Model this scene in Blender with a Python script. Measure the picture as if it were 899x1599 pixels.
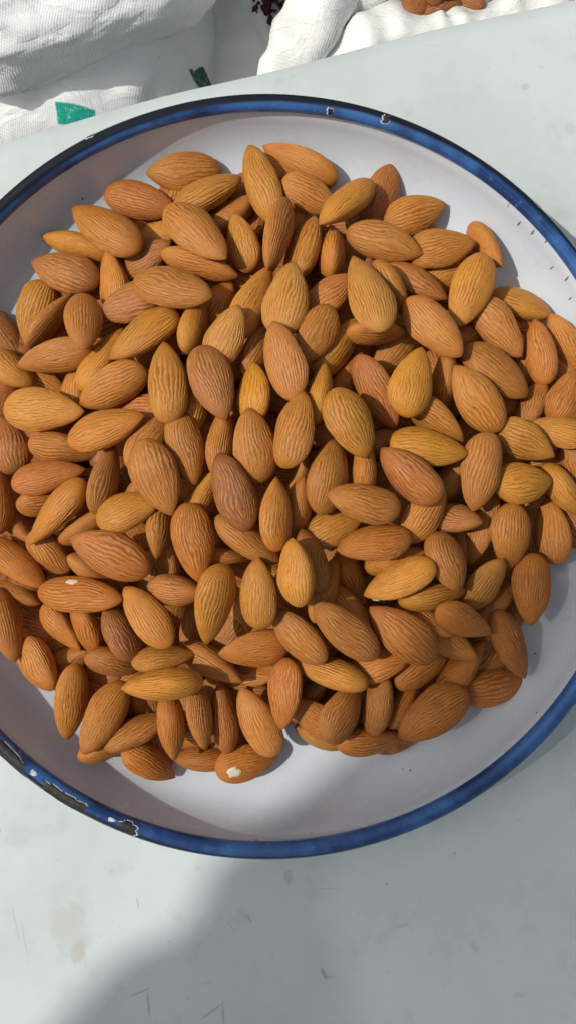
import bpy, bmesh, math, random
import numpy as np
from mathutils import Vector, Quaternion, Matrix, noise

for o in list(bpy.data.objects): bpy.data.objects.remove(o)
scene = bpy.context.scene
C = scene.collection
MM = 0.001

# ------------------------------------------------------------------ camera
TILT = math.radians(4.0)
cam_data = bpy.data.cameras.new('camera')
cam = bpy.data.objects.new('camera', cam_data); C.objects.link(cam)
cam.location = (6.92*MM, -34.09*MM, 309.32*MM)
cam.rotation_euler = (TILT, 0, 0)
cam_data.sensor_fit = 'VERTICAL'
cam_data.sensor_height = 36.0
cam_data.lens = 36.0*1400.0/1599.0
cam_data.clip_start = 0.01
cam_data.clip_end = 100.0
scene.camera = cam

# ------------------------------------------------------------------ world, sun, exposure
SUN_AZ = math.radians(-3.0); SUN_EL = math.radians(55.0)
sun_vec = Vector((-math.cos(SUN_AZ)*math.cos(SUN_EL), math.sin(SUN_AZ)*math.cos(SUN_EL), math.sin(SUN_EL)))
world = bpy.data.worlds.new('World'); scene.world = world; world.use_nodes = True
wn = world.node_tree; wn.nodes.clear()
sky = wn.nodes.new('ShaderNodeTexSky'); sky.sky_type = 'NISHITA'; sky.sun_disc = False
sky.sun_elevation = SUN_EL
sky.sun_rotation = math.atan2(sun_vec.x, sun_vec.y)
sky.air_density = 1.0; sky.dust_density = 6.0; sky.ozone_density = 1.0
hsv = wn.nodes.new('ShaderNodeHueSaturation'); hsv.inputs['Saturation'].default_value = 0.45
bg = wn.nodes.new('ShaderNodeBackground'); bg.inputs['Strength'].default_value = 0.074
wo = wn.nodes.new('ShaderNodeOutputWorld')
wn.links.new(sky.outputs[0], hsv.inputs['Color']); wn.links.new(hsv.outputs[0], bg.inputs['Color']); wn.links.new(bg.outputs[0], wo.inputs['Surface'])
sun_data = bpy.data.lights.new('sun', 'SUN'); sun_data.energy = 2.55; sun_data.angle = math.radians(0.8)
sun_data.color = (1.0, 0.95, 0.87)
sun = bpy.data.objects.new('sun', sun_data); C.objects.link(sun)
sun.rotation_euler = sun_vec.to_track_quat('Z', 'Y').to_euler()
sun.location = sun_vec*3
vs = scene.view_settings
vs.view_transform = 'Standard'; vs.look = 'None'; vs.gamma = 1.0; vs.use_curve_mapping = False
vs.exposure = 0.08
scene.cycles.max_bounces = 6; scene.cycles.transparent_max_bounces = 8; scene.cycles.diffuse_bounces = 4; scene.cycles.glossy_bounces = 3
scene.cycles.use_adaptive_sampling = True; scene.cycles.adaptive_threshold = 0.02
scene.cycles.use_denoising = True

# ------------------------------------------------------------------ helpers
def lin(r, g, b):
    f = lambda c: (c/255/12.92) if c/255 <= 0.04045 else ((c/255+0.055)/1.055)**2.4
    return (f(r), f(g), f(b), 1.0)

def mesh_obj(name, verts, faces, mat=None, parent=None, smooth=True):
    me = bpy.data.meshes.new(name)
    me.from_pydata([tuple(v) for v in verts], [], faces); me.update()
    if smooth: me.polygons.foreach_set('use_smooth', [True]*len(me.polygons))
    if mat: me.materials.append(mat)
    o = bpy.data.objects.new(name, me); C.objects.link(o)
    if parent: o.parent = parent
    return o

def empty(name, loc=(0, 0, 0)):
    o = bpy.data.objects.new(name, None); C.objects.link(o); o.location = loc
    return o

def tag(o, label=None, cat=None, group=None, kind=None):
    if label: o['label'] = label
    if cat: o['category'] = cat
    if group: o['group'] = group
    if kind: o['kind'] = kind
    return o

class NT:
    """small wrapper round a material node tree"""
    def __init__(s, name):
        s.m = bpy.data.materials.new(name); s.m.use_nodes = True
        s.t = s.m.node_tree; s.t.nodes.clear()
        s.out = s.n('ShaderNodeOutputMaterial'); s.p = s.n('ShaderNodeBsdfPrincipled')
        s.t.links.new(s.p.outputs[0], s.out.inputs['Surface'])
    def n(s, kind, **kw):
        nd = s.t.nodes.new(kind)
        for k, v in kw.items(): setattr(nd, k, v)
        return nd
    def link(s, a, b): s.t.links.new(a, b)
    def put(s, sock, v):
        if hasattr(v, 'is_output'): s.link(v, sock)
        else: sock.default_value = v
    def math(s, op, a, b=0.0, c=None, clamp=False):
        nd = s.n('ShaderNodeMath', operation=op, use_clamp=clamp)
        s.put(nd.inputs[0], a); s.put(nd.inputs[1], b)
        if c is not None: s.put(nd.inputs[2], c)
        return nd.outputs[0]
    def mix(s, f, a, b, blend='MIX'):
        nd = s.n('ShaderNodeMix', data_type='RGBA', blend_type=blend)
        s.put(nd.inputs[0], f); s.put(nd.inputs[6], a); s.put(nd.inputs[7], b)
        return nd.outputs[2]
    def noise(s, vec, scale, detail=4, rough=0.55, dist=0.0):
        nd = s.n('ShaderNodeTexNoise'); s.link(vec, nd.inputs['Vector'])
        nd.inputs['Scale'].default_value = scale; nd.inputs['Detail'].default_value = detail
        nd.inputs['Roughness'].default_value = rough; nd.inputs['Distortion'].default_value = dist
        return nd.outputs['Fac']
    def ramp(s, f, lo, hi, a=0.0, b=1.0):
        nd = s.n('ShaderNodeMapRange', interpolation_type='SMOOTHSTEP'); s.put(nd.inputs[0], f)
        for i, v in enumerate((lo, hi, a, b)): nd.inputs[i+1].default_value = v
        return nd.outputs[0]
    def obj(s): return s.n('ShaderNodeTexCoord').outputs['Object']
    def mapv(s, vec, loc=(0, 0, 0), rot=(0, 0, 0), scale=(1, 1, 1)):
        nd = s.n('ShaderNodeMapping'); s.link(vec, nd.inputs[0])
        nd.inputs[1].default_value = loc; nd.inputs[2].default_value = rot; nd.inputs[3].default_value = scale
        return nd.outputs[0]
    def sep(s, vec):
        nd = s.n('ShaderNodeSeparateXYZ'); s.link(vec, nd.inputs[0]); return nd.outputs
    def bump(s, h, strength, dist, nrm=None):
        nd = s.n('ShaderNodeBump'); s.put(nd.inputs['Height'], h)
        nd.inputs['Strength'].default_value = strength; nd.inputs['Distance'].default_value = dist
        if nrm is not None: s.link(nrm, nd.inputs['Normal'])
        return nd.outputs[0]
    def spot(s, vec, x, y, rx, ry, rot=0.0, wob=None, amp=0.5, soft=0.35):
        """mask of one mark lying on the surface at x, y (metres)"""
        r = math.radians(rot)
        xyz = s.sep(vec)
        dx = s.math('SUBTRACT', xyz[0], x); dy = s.math('SUBTRACT', xyz[1], y)
        a = s.math('ADD', s.math('MULTIPLY', dx, math.cos(r)/rx), s.math('MULTIPLY', dy, math.sin(r)/rx))
        b = s.math('ADD', s.math('MULTIPLY', dx, -math.sin(r)/ry), s.math('MULTIPLY', dy, math.cos(r)/ry))
        d = s.math('SQRT', s.math('ADD', s.math('MULTIPLY', a, a), s.math('MULTIPLY', b, b)))
        if wob is not None: d = s.math('ADD', d, s.math('MULTIPLY', s.math('SUBTRACT', wob, 0.5), amp*2))
        return s.ramp(d, 1.0+soft, 1.0-soft)
    def done(s, col=None, rough=None, nrm=None, spec=None):
        if col is not None: s.put(s.p.inputs['Base Color'], col)
        if rough is not None: s.put(s.p.inputs['Roughness'], rough)
        if nrm is not None: s.link(nrm, s.p.inputs['Normal'])
        if spec is not None: s.p.inputs['Specular IOR Level'].default_value = spec
        return s.m

# ------------------------------------------------------------------ materials
def mat_cover():
    m = NT('worn white table cover'); v = m.obj()
    n1 = m.noise(v, 9, 5, 0.6); n2 = m.noise(v, 55, 6, 0.65); n3 = m.noise(v, 260, 5, 0.7)
    col = m.mix(m.ramp(n1, 0.35, 0.68), lin(203, 213, 214), lin(190, 200, 198))
    col = m.mix(m.ramp(n2, 0.52, 0.78, 0, 0.5), col, lin(172, 175, 166))
    col = m.mix(m.ramp(n3, 0.60, 0.78, 0, 0.4), col, lin(158, 158, 150))
    # long faint scuffs in two directions
    for rot, sc, lo in ((0.5, (18, 420, 1), 0.69), (-0.9, (14, 360, 1), 0.71), (1.35, (25, 500, 1), 0.70)):
        sn = m.noise(m.mapv(v, rot=(0, 0, rot), scale=sc), 1.0, 3, 0.5, 0.4)
        gate = m.ramp(m.noise(m.mapv(v, loc=(rot, 1, 0)), 22, 2), 0.50, 0.66)
        col = m.mix(m.math('MULTIPLY', m.ramp(sn, lo, lo+0.05, 0, 0.3), gate), col, lin(132, 134, 126))
    wob = m.noise(v, 180, 5, 0.7)
    marks = [(-65.9, -154.4, 6.0, 9.5, 12, (150, 138, 112), 0.5, 1.3), (-63, -160, 2.5, 4, 0, (140, 128, 104), 0.5, 0.8),
             (18.8, -167.3, 0.7, 1.7, 25, (64, 66, 56), 0.95, 0.3), (20.6, -168.6, 1.6, 0.5, 10, (120, 122, 112), 0.8, 0.3),
             (-5.9, -149.6, 0.4, 1.7, 20, (92, 92, 84), 0.8, 0.3), (-84.2, -150.3, 0.3, 6.5, 14, (150, 154, 150), 0.8, 0.2),
             (-81.0, -156.0, 0.3, 5.5, 12, (150, 154, 150), 0.7, 0.2), (-43.5, -144, 0.35, 1.6, 10, (120, 122, 118), 0.8, 0.2),
             (-42.5, -173.2, 3.6, 0.32, 22, (88, 86, 76), 0.9, 0.2), (-39.4, -177.0, 0.45, 4.2, 6, (84, 82, 72), 0.85, 0.2),
             (-18.6, -179.5, 4.2, 0.35, 34, (84, 82, 72), 0.9, 0.2), (-14.6, -180.0, 0.35, 4.0, 4, (84, 82, 72), 0.8, 0.2),
             (91.8, 140.1, 1.5, 1.2, 0, (170, 156, 118), 0.8, 0.6), (107.5, 124.7, 2.0, 2.2, 0, (168, 160, 132), 0.6, 0.7),
             (7.0, -136.0, 1.5, 2.2, 0, (112, 104, 84), 0.7, 0.6), (69.1, -158.6, 0.8, 2.0, 30, (120, 120, 112), 0.5, 0.6),
             (45, -152, 3.0, 0.4, 16, (136, 138, 130), 0.6, 0.2), (63, -128, 0.5, 0.4, 0, (90, 90, 84), 0.8, 0.3),
             (40, -138, 0.6, 0.5, 0, (96, 96, 88), 0.8, 0.3), (84, -174, 2.4, 0.9, 10, (140, 138, 126), 0.6, 0.5),
             (-90, -120, 0.3, 1.2, 0, (110, 112, 108), 0.7, 0.2), (-12, -152, 0.25, 2.4, 40, (140, 142, 138), 0.7, 0.2)]
    for x, y, rx, ry, rot, c, f, am in marks:
        k = m.spot(v, x*MM, y*MM, rx*MM, ry*MM, rot, wob, am)
        col = m.mix(m.math('MULTIPLY', k, f*0.36), col, lin(*c))
    h = m.math('ADD', m.math('MULTIPLY', m.noise(v, 40, 4), 1.0), m.math('MULTIPLY', n3, 0.12))
    return m.done(col, m.ramp(n2, 0.3, 0.7, 0.42, 0.60), m.bump(h, 0.35, 0.0012), 0.35)

def mat_enamel():
    m = NT('white enamel'); v = m.obj(); x, y, z = m.sep(v)
    n1 = m.noise(v, 14, 4); n2 = m.noise(v, 90, 5, 0.65)
    col = m.mix(m.ramp(n1, 0.3, 0.7), lin(207, 217, 227), lin(197, 206, 215))
    col = m.mix(m.ramp(n2, 0.58, 0.78, 0, 0.35), col, lin(188, 180, 168))
    # small dark pinholes in the glaze
    for sc, rad, loc in ((170, 0.052, 0.62), (110, 0.045, 0.60)):
        vo = m.n('ShaderNodeTexVoronoi'); m.link(v, vo.inputs['Vector']); vo.inputs['Scale'].default_value = sc
        gate = m.ramp(m.noise(v, 16, 2), loc, loc+0.05)
        k = m.math('MULTIPLY', m.ramp(vo.outputs['Distance'], rad*1.7, rad), gate)
        col = m.mix(k, col, lin(70, 66, 64))
    wob = m.noise(v, 900, 3)
    for px, py, rx, ry, rot in [(20.6, 115.1, .75, .95, 0), (78.6, 86.0, .18, 1.5, -30), (46.5, -97.5, .4, .35, 0), (44.2, -97.3, .3, .25, 0), (69.6, -93.6, .9, .28, 10),
                                (-2.7, -115.8, .7, .35, 0), (-24.6, 113.5, .35, .35, 0), (-31, 112.5, .3, .3, 0), (82, 80, .4, .3, 0), (86, 76.5, .35, .5, 0),
                                (90, 73, .5, .3, 30), (76, 88, .3, .3, 0), (93, 66, .4, .3, 0), (97, 61.5, .3, .45, 0), (72, 91, .3, .2, 0), (99, 56, .3, .3, 0),
                                (66, 96, .25, .2, 0), (25, -113, .3, .25, 0), (88, -60, .4, .25, 0), (-70, 80, .3, .3, 0), (-62, 92, .25, .25, 0)]:
        col = m.mix(m.spot(v, px*MM, py*MM, rx*MM, ry*MM, rot, wob, 0.9, 0.35), col, lin(112, 106, 104))
    # blue paint of the rim reaches a little way down the inside, further on the right
    lim = m.math('ADD', m.math('MULTIPLY', x, -0.010), m.math('MULTIPLY', m.math('SUBTRACT', m.noise(v, 60, 3), 0.5), 0.0012))
    lim = m.math('ADD', lim, 0.0291)
    blue = m.ramp(m.math('SUBTRACT', z, lim), 0.0, 0.0005)
    col = m.mix(blue, col, lin(54, 102, 162))
    rough = m.ramp(n2, 0.3, 0.75, 0.16, 0.34)
    return m.done(col, rough, m.bump(n1, 0.15, 0.002), 0.5)

def mat_rim():
    m = NT('blue enamel rim'); v = m.obj(); x, y, z = m.sep(v)
    r = m.math('SQRT', m.math('ADD', m.math('MULTIPLY', x, x), m.math('MULTIPLY', y, y)))
    n1 = m.noise(v, 45, 4, 0.6); n2 = m.noise(v, 400, 4, 0.65)
    col = m.mix(m.ramp(n1, 0.38, 0.62), lin(52, 100, 160), lin(22, 54, 104))
    col = m.mix(m.ramp(n2, 0.60, 0.78, 0, 0.5), col, lin(120, 150, 190))
    # the outer half of the roll is nearly black where the blue has burnt and worn off
    edge = m.math('ADD', r, m.math('MULTIPLY', m.math('SUBTRACT', m.noise(v, 28, 4), 0.5), 0.0020))
    edge = m.math('ADD', edge, m.math('MULTIPLY', y, 0.011))
    edge = m.math('ADD', edge, m.math('MULTIPLY', x, -0.012))
    dark = m.ramp(edge, 0.1175, 0.1185)
    col = m.mix(dark, col, lin(16, 22, 34))
    return m.done(col, m.ramp(n2, 0.3, 0.8, 0.05, 0.18), m.bump(n1, 0.35, 0.001), 0.7)

def mat_plain(name, rgb, rough=0.6, var=0.25, scale=300, spec=0.4):
    m = NT(name); v = m.obj(); n = m.noise(v, scale, 4, 0.6)
    dk = tuple(c*(1-var) for c in rgb)
    return m.done(m.mix(m.ramp(n, 0.3, 0.7), lin(*rgb), lin(*dk)), rough, m.bump(n, 0.4, 0.0005), spec)

def mat_almond():
    m = NT('almond skin'); v = m.obj()
    oi = m.n('ShaderNodeObjectInfo'); base = oi.outputs['Color']; rnd = oi.outputs['Random']
    at = m.n('ShaderNodeAttribute', attribute_name='ridge'); ridge = at.outputs['Fac']
    sh = m.n('ShaderNodeVectorMath', operation='ADD'); m.link(v, sh.inputs[0])
    cm = m.n('ShaderNodeCombineXYZ'); m.put(cm.inputs[0], m.math('MULTIPLY', rnd, 37.0)); m.put(cm.inputs[1], m.math('MULTIPLY', rnd, 91.0)); m.link(cm.outputs[0], sh.inputs[1])
    vv = sh.outputs[0]
    big = m.noise(vv, 2.6, 2); fine = m.noise(m.mapv(vv, scale=(7, 46, 46)), 1.0, 3, 0.65, 0.3); dust = m.noise(vv, 30, 3, 0.7)
    col = m.mix(m.ramp(big, 0.32, 0.70, 0, 0.45), base, m.mix(1.0, base, (0.82, 0.70, 0.58, 1), 'MULTIPLY'))
    col = m.mix(m.ramp(ridge, 0.50, 0.05, 0, 0.72), col, m.mix(1.0, col, (0.50, 0.40, 0.34, 1), 'MULTIPLY'))
    col = m.mix(m.ramp(ridge, 0.58, 0.95, 0, 0.40), col, lin(218, 158, 82))
    col = m.mix(m.ramp(fine, 0.40, 0.75, 0.0, 0.34), col, m.mix(1.0, col, (0.62, 0.52, 0.45, 1), 'MULTIPLY'))
    col = m.mix(m.ramp(dust, 0.60, 0.80, 0.0, 0.22), col, lin(212, 162, 104))
    blot = m.noise(m.mapv(vv, scale=(1, 1.6, 1.6)), 5.5, 4, 0.7)
    col = m.mix(m.ramp(blot, 0.52, 0.74, 0.0, 0.55), col, m.mix(1.0, col, (0.66, 0.54, 0.50, 1), 'MULTIPLY'))
    col = m.mix(m.ramp(blot, 0.42, 0.24, 0.0, 0.45), col, m.mix(1.0, col, (1.18, 1.16, 1.15, 1), 'MULTIPLY'))
    ty = m.sep(v)
    tip = m.ramp(ty[0], 0.38, 0.50, 0.0, 0.55)
    col = m.mix(tip, col, m.mix(1.0, col, (0.52, 0.42, 0.38, 1), 'MULTIPLY'))
    h = m.math('ADD', m.math('MULTIPLY', fine, 0.8), m.math('MULTIPLY', dust, 0.35))
    return m.done(col, m.ramp(dust, 0.3, 0.75, 0.42, 0.62), m.bump(h, 0.8, 0.00035), 0.38)

def mat_weave(name, rgb, prints=()):
    m = NT(name); v = m.obj()
    w = []
    for rot in (0.35, 0.35+math.pi/2):
        wt = m.n('ShaderNodeTexWave', wave_type='BANDS', bands_direction='X'); m.link(m.mapv(v, rot=(0, 0, rot)), wt.inputs['Vector'])
        wt.inputs['Scale'].default_value = 270; wt.inputs['Distortion'].default_value = 0.8; wt.inputs['Detail'].default_value = 2; wt.inputs['Detail Scale'].default_value = 1.2
        w.append(wt.outputs['Fac'])
    weave = m.math('MULTIPLY', m.math('ADD', w[0], w[1]), 0.5)
    n1 = m.noise(v, 25, 5, 0.6)
    cr = m.math('ABSOLUTE', m.math('SUBTRACT', m.noise(m.mapv(v, scale=(1, 1.8, 1)), 26, 4, 0.55, 0.6), 0.5))
    col = m.mix(m.ramp(weave, 0.15, 0.5, 0.16, 0.0), lin(*rgb), lin(*(c*0.80 for c in rgb)))
    col = m.mix(m.ramp(n1, 0.5, 0.8, 0, 0.3), col, lin(*(c*0.85 for c in rgb)))
    for x, y, rx, ry, rot, c in prints:
        r = math.radians(rot); xyz = m.sep(v)
        dx = m.math('SUBTRACT', xyz[0], x*MM); dy = m.math('SUBTRACT', xyz[1], y*MM)
        a = m.math('ABSOLUTE', m.math('ADD', m.math('MULTIPLY', dx, math.cos(r)), m.math('MULTIPLY', dy, math.sin(r))))
        b = m.math('ABSOLUTE', m.math('ADD', m.math('MULTIPLY', dx, -math.sin(r)), m.math('MULTIPLY', dy, math.cos(r))))
        k = m.math('MULTIPLY', m.ramp(a, rx*MM+0.0006, rx*MM-0.0003), m.ramp(b, ry*MM+0.0006, ry*MM-0.0003))
        col = m.mix(m.math('MULTIPLY', k, m.ramp(m.noise(v, 420, 3), 0.25, 0.5, 0.72, 1.0)), col, lin(*c))
    return m.done(col, 0.5, m.bump(weave, 0.25, 0.0006, m.bump(m.ramp(cr, 0.0, 0.22), 0.3, 0.003)), 0.4)

M_COVER = mat_cover(); M_ENAMEL = mat_enamel(); M_RIM = mat_rim(); M_ALMOND = mat_almond()
M_CHIP = mat_plain('bare dark steel', (46, 44, 44), 0.55, 0.4, 500)
M_CHIPEDGE = mat_plain('white ground coat', (205, 208, 212), 0.5, 0.2, 600)
M_FLESH = mat_plain('white almond flesh', (238, 226, 204), 0.6, 0.08, 900)

# ------------------------------------------------------------------ the setting
def sheet_noise(x, y):
    p = Vector((x*9, y*9, 0.3))
    q = Vector((x*30, y*30, 4.3))
    return noise.noise(p)*0.0011 + noise.noise(q)*0.00025

def build_cover():
    # far edge of the sheet runs obliquely; past it the sheet turns down over the table edge
    ang = math.atan2(163.0-114.0, 90.0+99.5)
    ex = Vector((math.cos(ang), math.sin(ang), 0)); ey = Vector((-math.sin(ang), math.cos(ang), 0))
    org = Vector((-4.4*MM, 141.3*MM, 0))
    nx, ny = 150, 110
    ss = np.linspace(-0.75, 0.75, nx)
    tt = np.concatenate([np.linspace(-0.85, -0.02, ny-26), np.linspace(-0.0185, 0.16, 26)])
    rad = 0.006; verts = []; faces = []
    for t in tt:
        for s in ss:
            wav = 0.0022*noise.noise(Vector((s*14, 7.7, 0))) - 0.16*min(0, s)**2*0.6 - 0.05*max(0, s)**2
            if t <= 0: d, z = t, 0.0
            elif t < rad*math.pi/2: d, z = rad*math.sin(t/rad), -rad*(1-math.cos(t/rad))
            else: d, z = rad+0.03*(t-rad*1.57), -rad-(t-rad*math.pi/2)
            p = org + ex*s + ey*(d+wav)
            k = 1.0 if t > -0.02 else 1.0
            z += sheet_noise(p.x, p.y)*k if t <= 0.005 else sheet_noise(p.x, p.y)
            rb = math.hypot(p.x, p.y)
            if rb < 0.11 and t < 0: z = min(z, 0.0)-0.0006
            verts.append((p.x, p.y, z-0.0004))
    for j in range(len(tt)-1):
        for i in range(nx-1):
            a = j*nx+i; faces.append((a, a+1, a+nx+1, a+nx))
    o = mesh_obj('table_cover', verts, faces, M_COVER)
    sol = o.modifiers.new('thickness', 'SOLIDIFY'); sol.thickness = 0.0012; sol.offset = -1
    tag(o, kind='structure')
    return o
build_cover()

def build_ground():
    v = [(-6, -6, -0.62), (6, -6, -0.62), (6, 6, -0.62), (-6, 6, -0.62)]
    o = mesh_obj('ground', v, [(0, 1, 2, 3)], mat_plain('dusty paving', (92, 86, 80), 0.85, 0.4, 20), smooth=False)
    tag(o, kind='structure')
build_ground()

def build_shade_caster():
    """unseen shade caster added towards the sun; its edge shades the lower right"""
    edge = [(-927, -586), (-797, -346), (-737, -256), (-697, -216), (-678, -196), (-654, -185), (-645, -163), (-617, -149), (-606, -136), (-589, -122), (-549, -75), (-538, -64), (-520, -56), (-512, -47), (-482, -25), (-382, 43), (-242, 113)]
    back = [(-102, 13), (-162, -117), (-242, -257), (-342, -397), (-462, -537), (-602, -647), (-762, -717)]
    shade_strip = [(-743, -267), (-708, -232), (-691, -216), (-672, -195), (-649, -185), (-639, -163), (-611, -149), (-601, -136), (-588, -124), (-581, -126), (-588, -141), (-603, -163), (-602, -185), (-595, -216), (-585, -247), (-577, -277)]  # opaque strip added to cast the darkest band of the shade
    root = empty('shade_caster', (-0.7, -0.3, 0.9)); tag(root, 'added shade caster overhead, unseen, with an opaque strip, shading the table', 'shade_caster')
    sheet_nt = NT('added shade sheet'); tr = sheet_nt.n('ShaderNodeBsdfTransparent'); mx = sheet_nt.n('ShaderNodeMixShader')  # material of the added sheet, lets a little sun through
    mx.inputs[0].default_value = 0.14; sheet_nt.link(sheet_nt.p.outputs[0], mx.inputs[1]); sheet_nt.link(tr.outputs[0], mx.inputs[2]); sheet_nt.link(mx.outputs[0], sheet_nt.out.inputs['Surface'])
    m_shade_sheet = sheet_nt.done(lin(120, 118, 108), 0.8); m_shade_strip = mat_plain('opaque shade strip', (96, 92, 84), 0.8, 0.2, 60)
    for name, poly, z, th, mat in (('cloth', edge+back, 0.9, 0.0, m_shade_sheet), ('shade_strip', shade_strip, 0.888, 0.004, m_shade_strip)):
        bm = bmesh.new(); f = bm.faces.new([bm.verts.new((x*MM+0.7, y*MM+0.3, z-0.9)) for x, y in poly])
        if th:
            r = bmesh.ops.extrude_face_region(bm, geom=[f])
            for g in r['geom']:
                if isinstance(g, bmesh.types.BMVert): g.co.z += th
        bmesh.ops.triangulate(bm, faces=bm.faces)
        bmesh.ops.recalc_face_normals(bm, faces=bm.faces)
        me = bpy.data.meshes.new(name); bm.to_mesh(me); bm.free(); me.materials.append(mat)
        o = bpy.data.objects.new(name, me); C.objects.link(o); o.parent = root
build_shade_caster()

# ------------------------------------------------------------------ enamel bowl
def lathe(profile, seg, wob=0.0):
    verts = []; faces = []; n = len(profile)
    for j in range(seg):
        a = 2*math.pi*j/seg; ca, sa = math.cos(a), math.sin(a)
        for r, z in profile:
            k = 1 + wob*noise.noise(Vector((ca*2, sa*2, z*0.02)))
            verts.append((r*k*ca*MM, r*k*sa*MM, z*MM))
    for j in range(seg):
        for i in range(n-1):
            a = j*n+i; b = ((j+1) % seg)*n+i
            faces.append((a, b, b+1, a+1))
    return verts, faces

def smooth_profile(pts, n):
    P = np.array(pts, float); out = []
    for i in range(len(P)-1):
        p0, p1, p2, p3 = P[max(i-1, 0)], P[i], P[i+1], P[min(i+2, len(P)-1)]
        for k in range(n):
            t = k/n
            out.append(tuple(0.5*((2*p1)+(-p0+p2)*t+(2*p0-5*p1+4*p2-p3)*t*t+(-p0+3*p1-3*p2+p3)*t**3)))
    out.append(tuple(P[-1])); return out

bowl = empty('enamel_bowl', (0, 0, 0))
tag(bowl, 'white enamel bowl with a chipped dark blue rolled rim, full of almonds', 'bowl')
inner = smooth_profile([(0.01, 3.4), (35, 3.4), (70, 3.5), (82, 4.3), (92, 6.4), (101, 9.3), (106.5, 11.8), (109.8, 14.6), (112.2, 18.2), (113.9, 22.2), (115.0, 26), (116.4, 29.3)], 5)
outer = smooth_profile([(116.9, 28.6), (116.0, 25.5), (114.9, 21.8), (113.3, 17.6), (110.8, 13.6), (107.2, 10.6), (101.4, 8.1), (92.4, 5.2), (82.2, 3.1), (70, 2.2), (66, 0.4), (64, 0.4), (62, 2.2), (30, 2.2), (0.01, 2.2)], 3)
v, f = lathe(inner+outer, 256, 0.0012)
mesh_obj('body', v, f, M_ENAMEL, bowl)
RIM_R, RIM_Z, RIM_T = 117.7, 30.0, 2.7
def rim_point(a, b, off=0.0):
    t = RIM_T*(1+0.05*noise.noise(Vector((math.cos(a)*3, math.sin(a)*3, 1))))+off
    k = 1+0.0012*noise.noise(Vector((math.cos(a)*2, math.sin(a)*2, 0.6)))
    r = RIM_R*k + t*math.cos(b)
    return (r*math.cos(a)*MM, r*math.sin(a)*MM, (RIM_Z+t*math.sin(b))*MM)
seg, sub = 256, 20
v = [rim_point(2*math.pi*j/seg, 2*math.pi*i/sub) for j in range(seg) for i in range(sub)]
f = [(j*sub+i, ((j+1) % seg)*sub+i, ((j+1) % seg)*sub+(i+1) % sub, j*sub+(i+1) % sub) for j in range(seg) for i in range(sub)]
rim = mesh_obj('rim', v, f, M_RIM, bowl)

def rim_patch(name, mat, a0, b0, da, db, off, seed, parent, rag=0.22):
    rings, n = 5, 30; verts = [rim_point(a0, b0, off)]; faces = []
    for k in range(1, rings+1):
        for i in range(n):
            t = 2*math.pi*i/n
            rr = (1+rag*noise.noise(Vector((math.cos(t)*1.8+seed, math.sin(t)*1.8, seed)))+0.7*rag*noise.noise(Vector((math.cos(t)*6+seed, math.sin(t)*6, seed))))*k/rings
            sx = math.copysign(abs(math.cos(t))**0.75, math.cos(t)); sy = math.copysign(abs(math.sin(t))**0.75, math.sin(t))
            verts.append(rim_point(a0+da*rr*sx, b0+db*rr*sy, off if k < rings else off-0.14))
    for i in range(n): faces.append((0, 1+i, 1+(i+1) % n))
    for k in range(rings-1):
        for i in range(n):
            a = 1+k*n+i; b = 1+k*n+(i+1) % n
            faces.append((a, a+n, b+n, b))
    return mesh_obj(name, verts, faces, mat, parent)
for i, (deg, b0, dl, db) in enumerate([(-131.5, 1.25, 9.5, 0.95), (-121.0, 1.25, 8.6, 0.85), (-110.4, 1.55, 3.0, 0.72), (-126.6, 1.75, 0.8, 0.2), (-136.8, 1.1, 2.0, 0.7), (71.1, 1.75, 1.3, 0.55), (79.9, 2.5, 1.0, 0.42), (-113.2, 1.7, 0.9, 0.14), (118, 0.6, 1.6, 0.4), (44, 0.5, 1.4, 0.35)]):
    da = dl/RIM_R; a = math.radians(deg)
    g = 0.32/RIM_R; gb = 0.10
    e = rim_patch('enamel_chip', M_CHIPEDGE, a, b0, da+g, db+gb, 0.06, i*3.1, rim, 0.55)
    if i not in (3, 7): rim_patch('bare_steel', M_CHIP, a-0.0012, b0-0.02, da, db, 0.13, i*3.1, rim, 0.50)

# ------------------------------------------------------------------ sacks behind the table
def blob(name, c, rad, mat, parent, seed, amp=0.10, freq=2.2, pw=0.85, fold=0.0, folds=9, seg=96, rings=56, rot=0.0):
    verts = []; faces = []
    for j in range(rings+1):
        ph = math.pi*j/rings-math.pi/2
        for i in range(seg):
            t = 2*math.pi*i/seg
            q = lambda s: math.copysign(abs(s)**pw, s)
            d = Vector((q(math.cos(ph))*q(math.cos(t)), q(math.cos(ph))*q(math.sin(t)), q(math.sin(ph))))
            n0 = Vector((math.cos(ph)*math.cos(t), math.cos(ph)*math.sin(t), math.sin(ph)))
            k = 1+amp*noise.noise(n0*freq+Vector((seed, 0, 0)))+amp*0.35*noise.noise(n0*freq*3+Vector((0, seed, 0)))
            cr = noise.noise(n0*freq*1.7+Vector((0, 0, seed)))
            k -= fold*max(0, 1-abs(cr)*7)*0.6
            k += fold*math.sin(t*folds+3*noise.noise(n0*2+Vector((seed, seed, 0))))*math.cos(ph)**2*0.5
            p = Vector((d.x*rad[0]*k, d.y*rad[1]*k, d.z*rad[2]*k)); p.rotate(Matrix.Rotation(rot, 3, 'Z'))
            verts.append((Vector(c)+p)*MM)
    for j in range(rings):
        for i in range(seg):
            a = j*seg+i; b = j*seg+(i+1) % seg
            faces.append((a, b, b+seg, a+seg))
    return mesh_obj(name, verts, faces, mat, parent)

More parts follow.
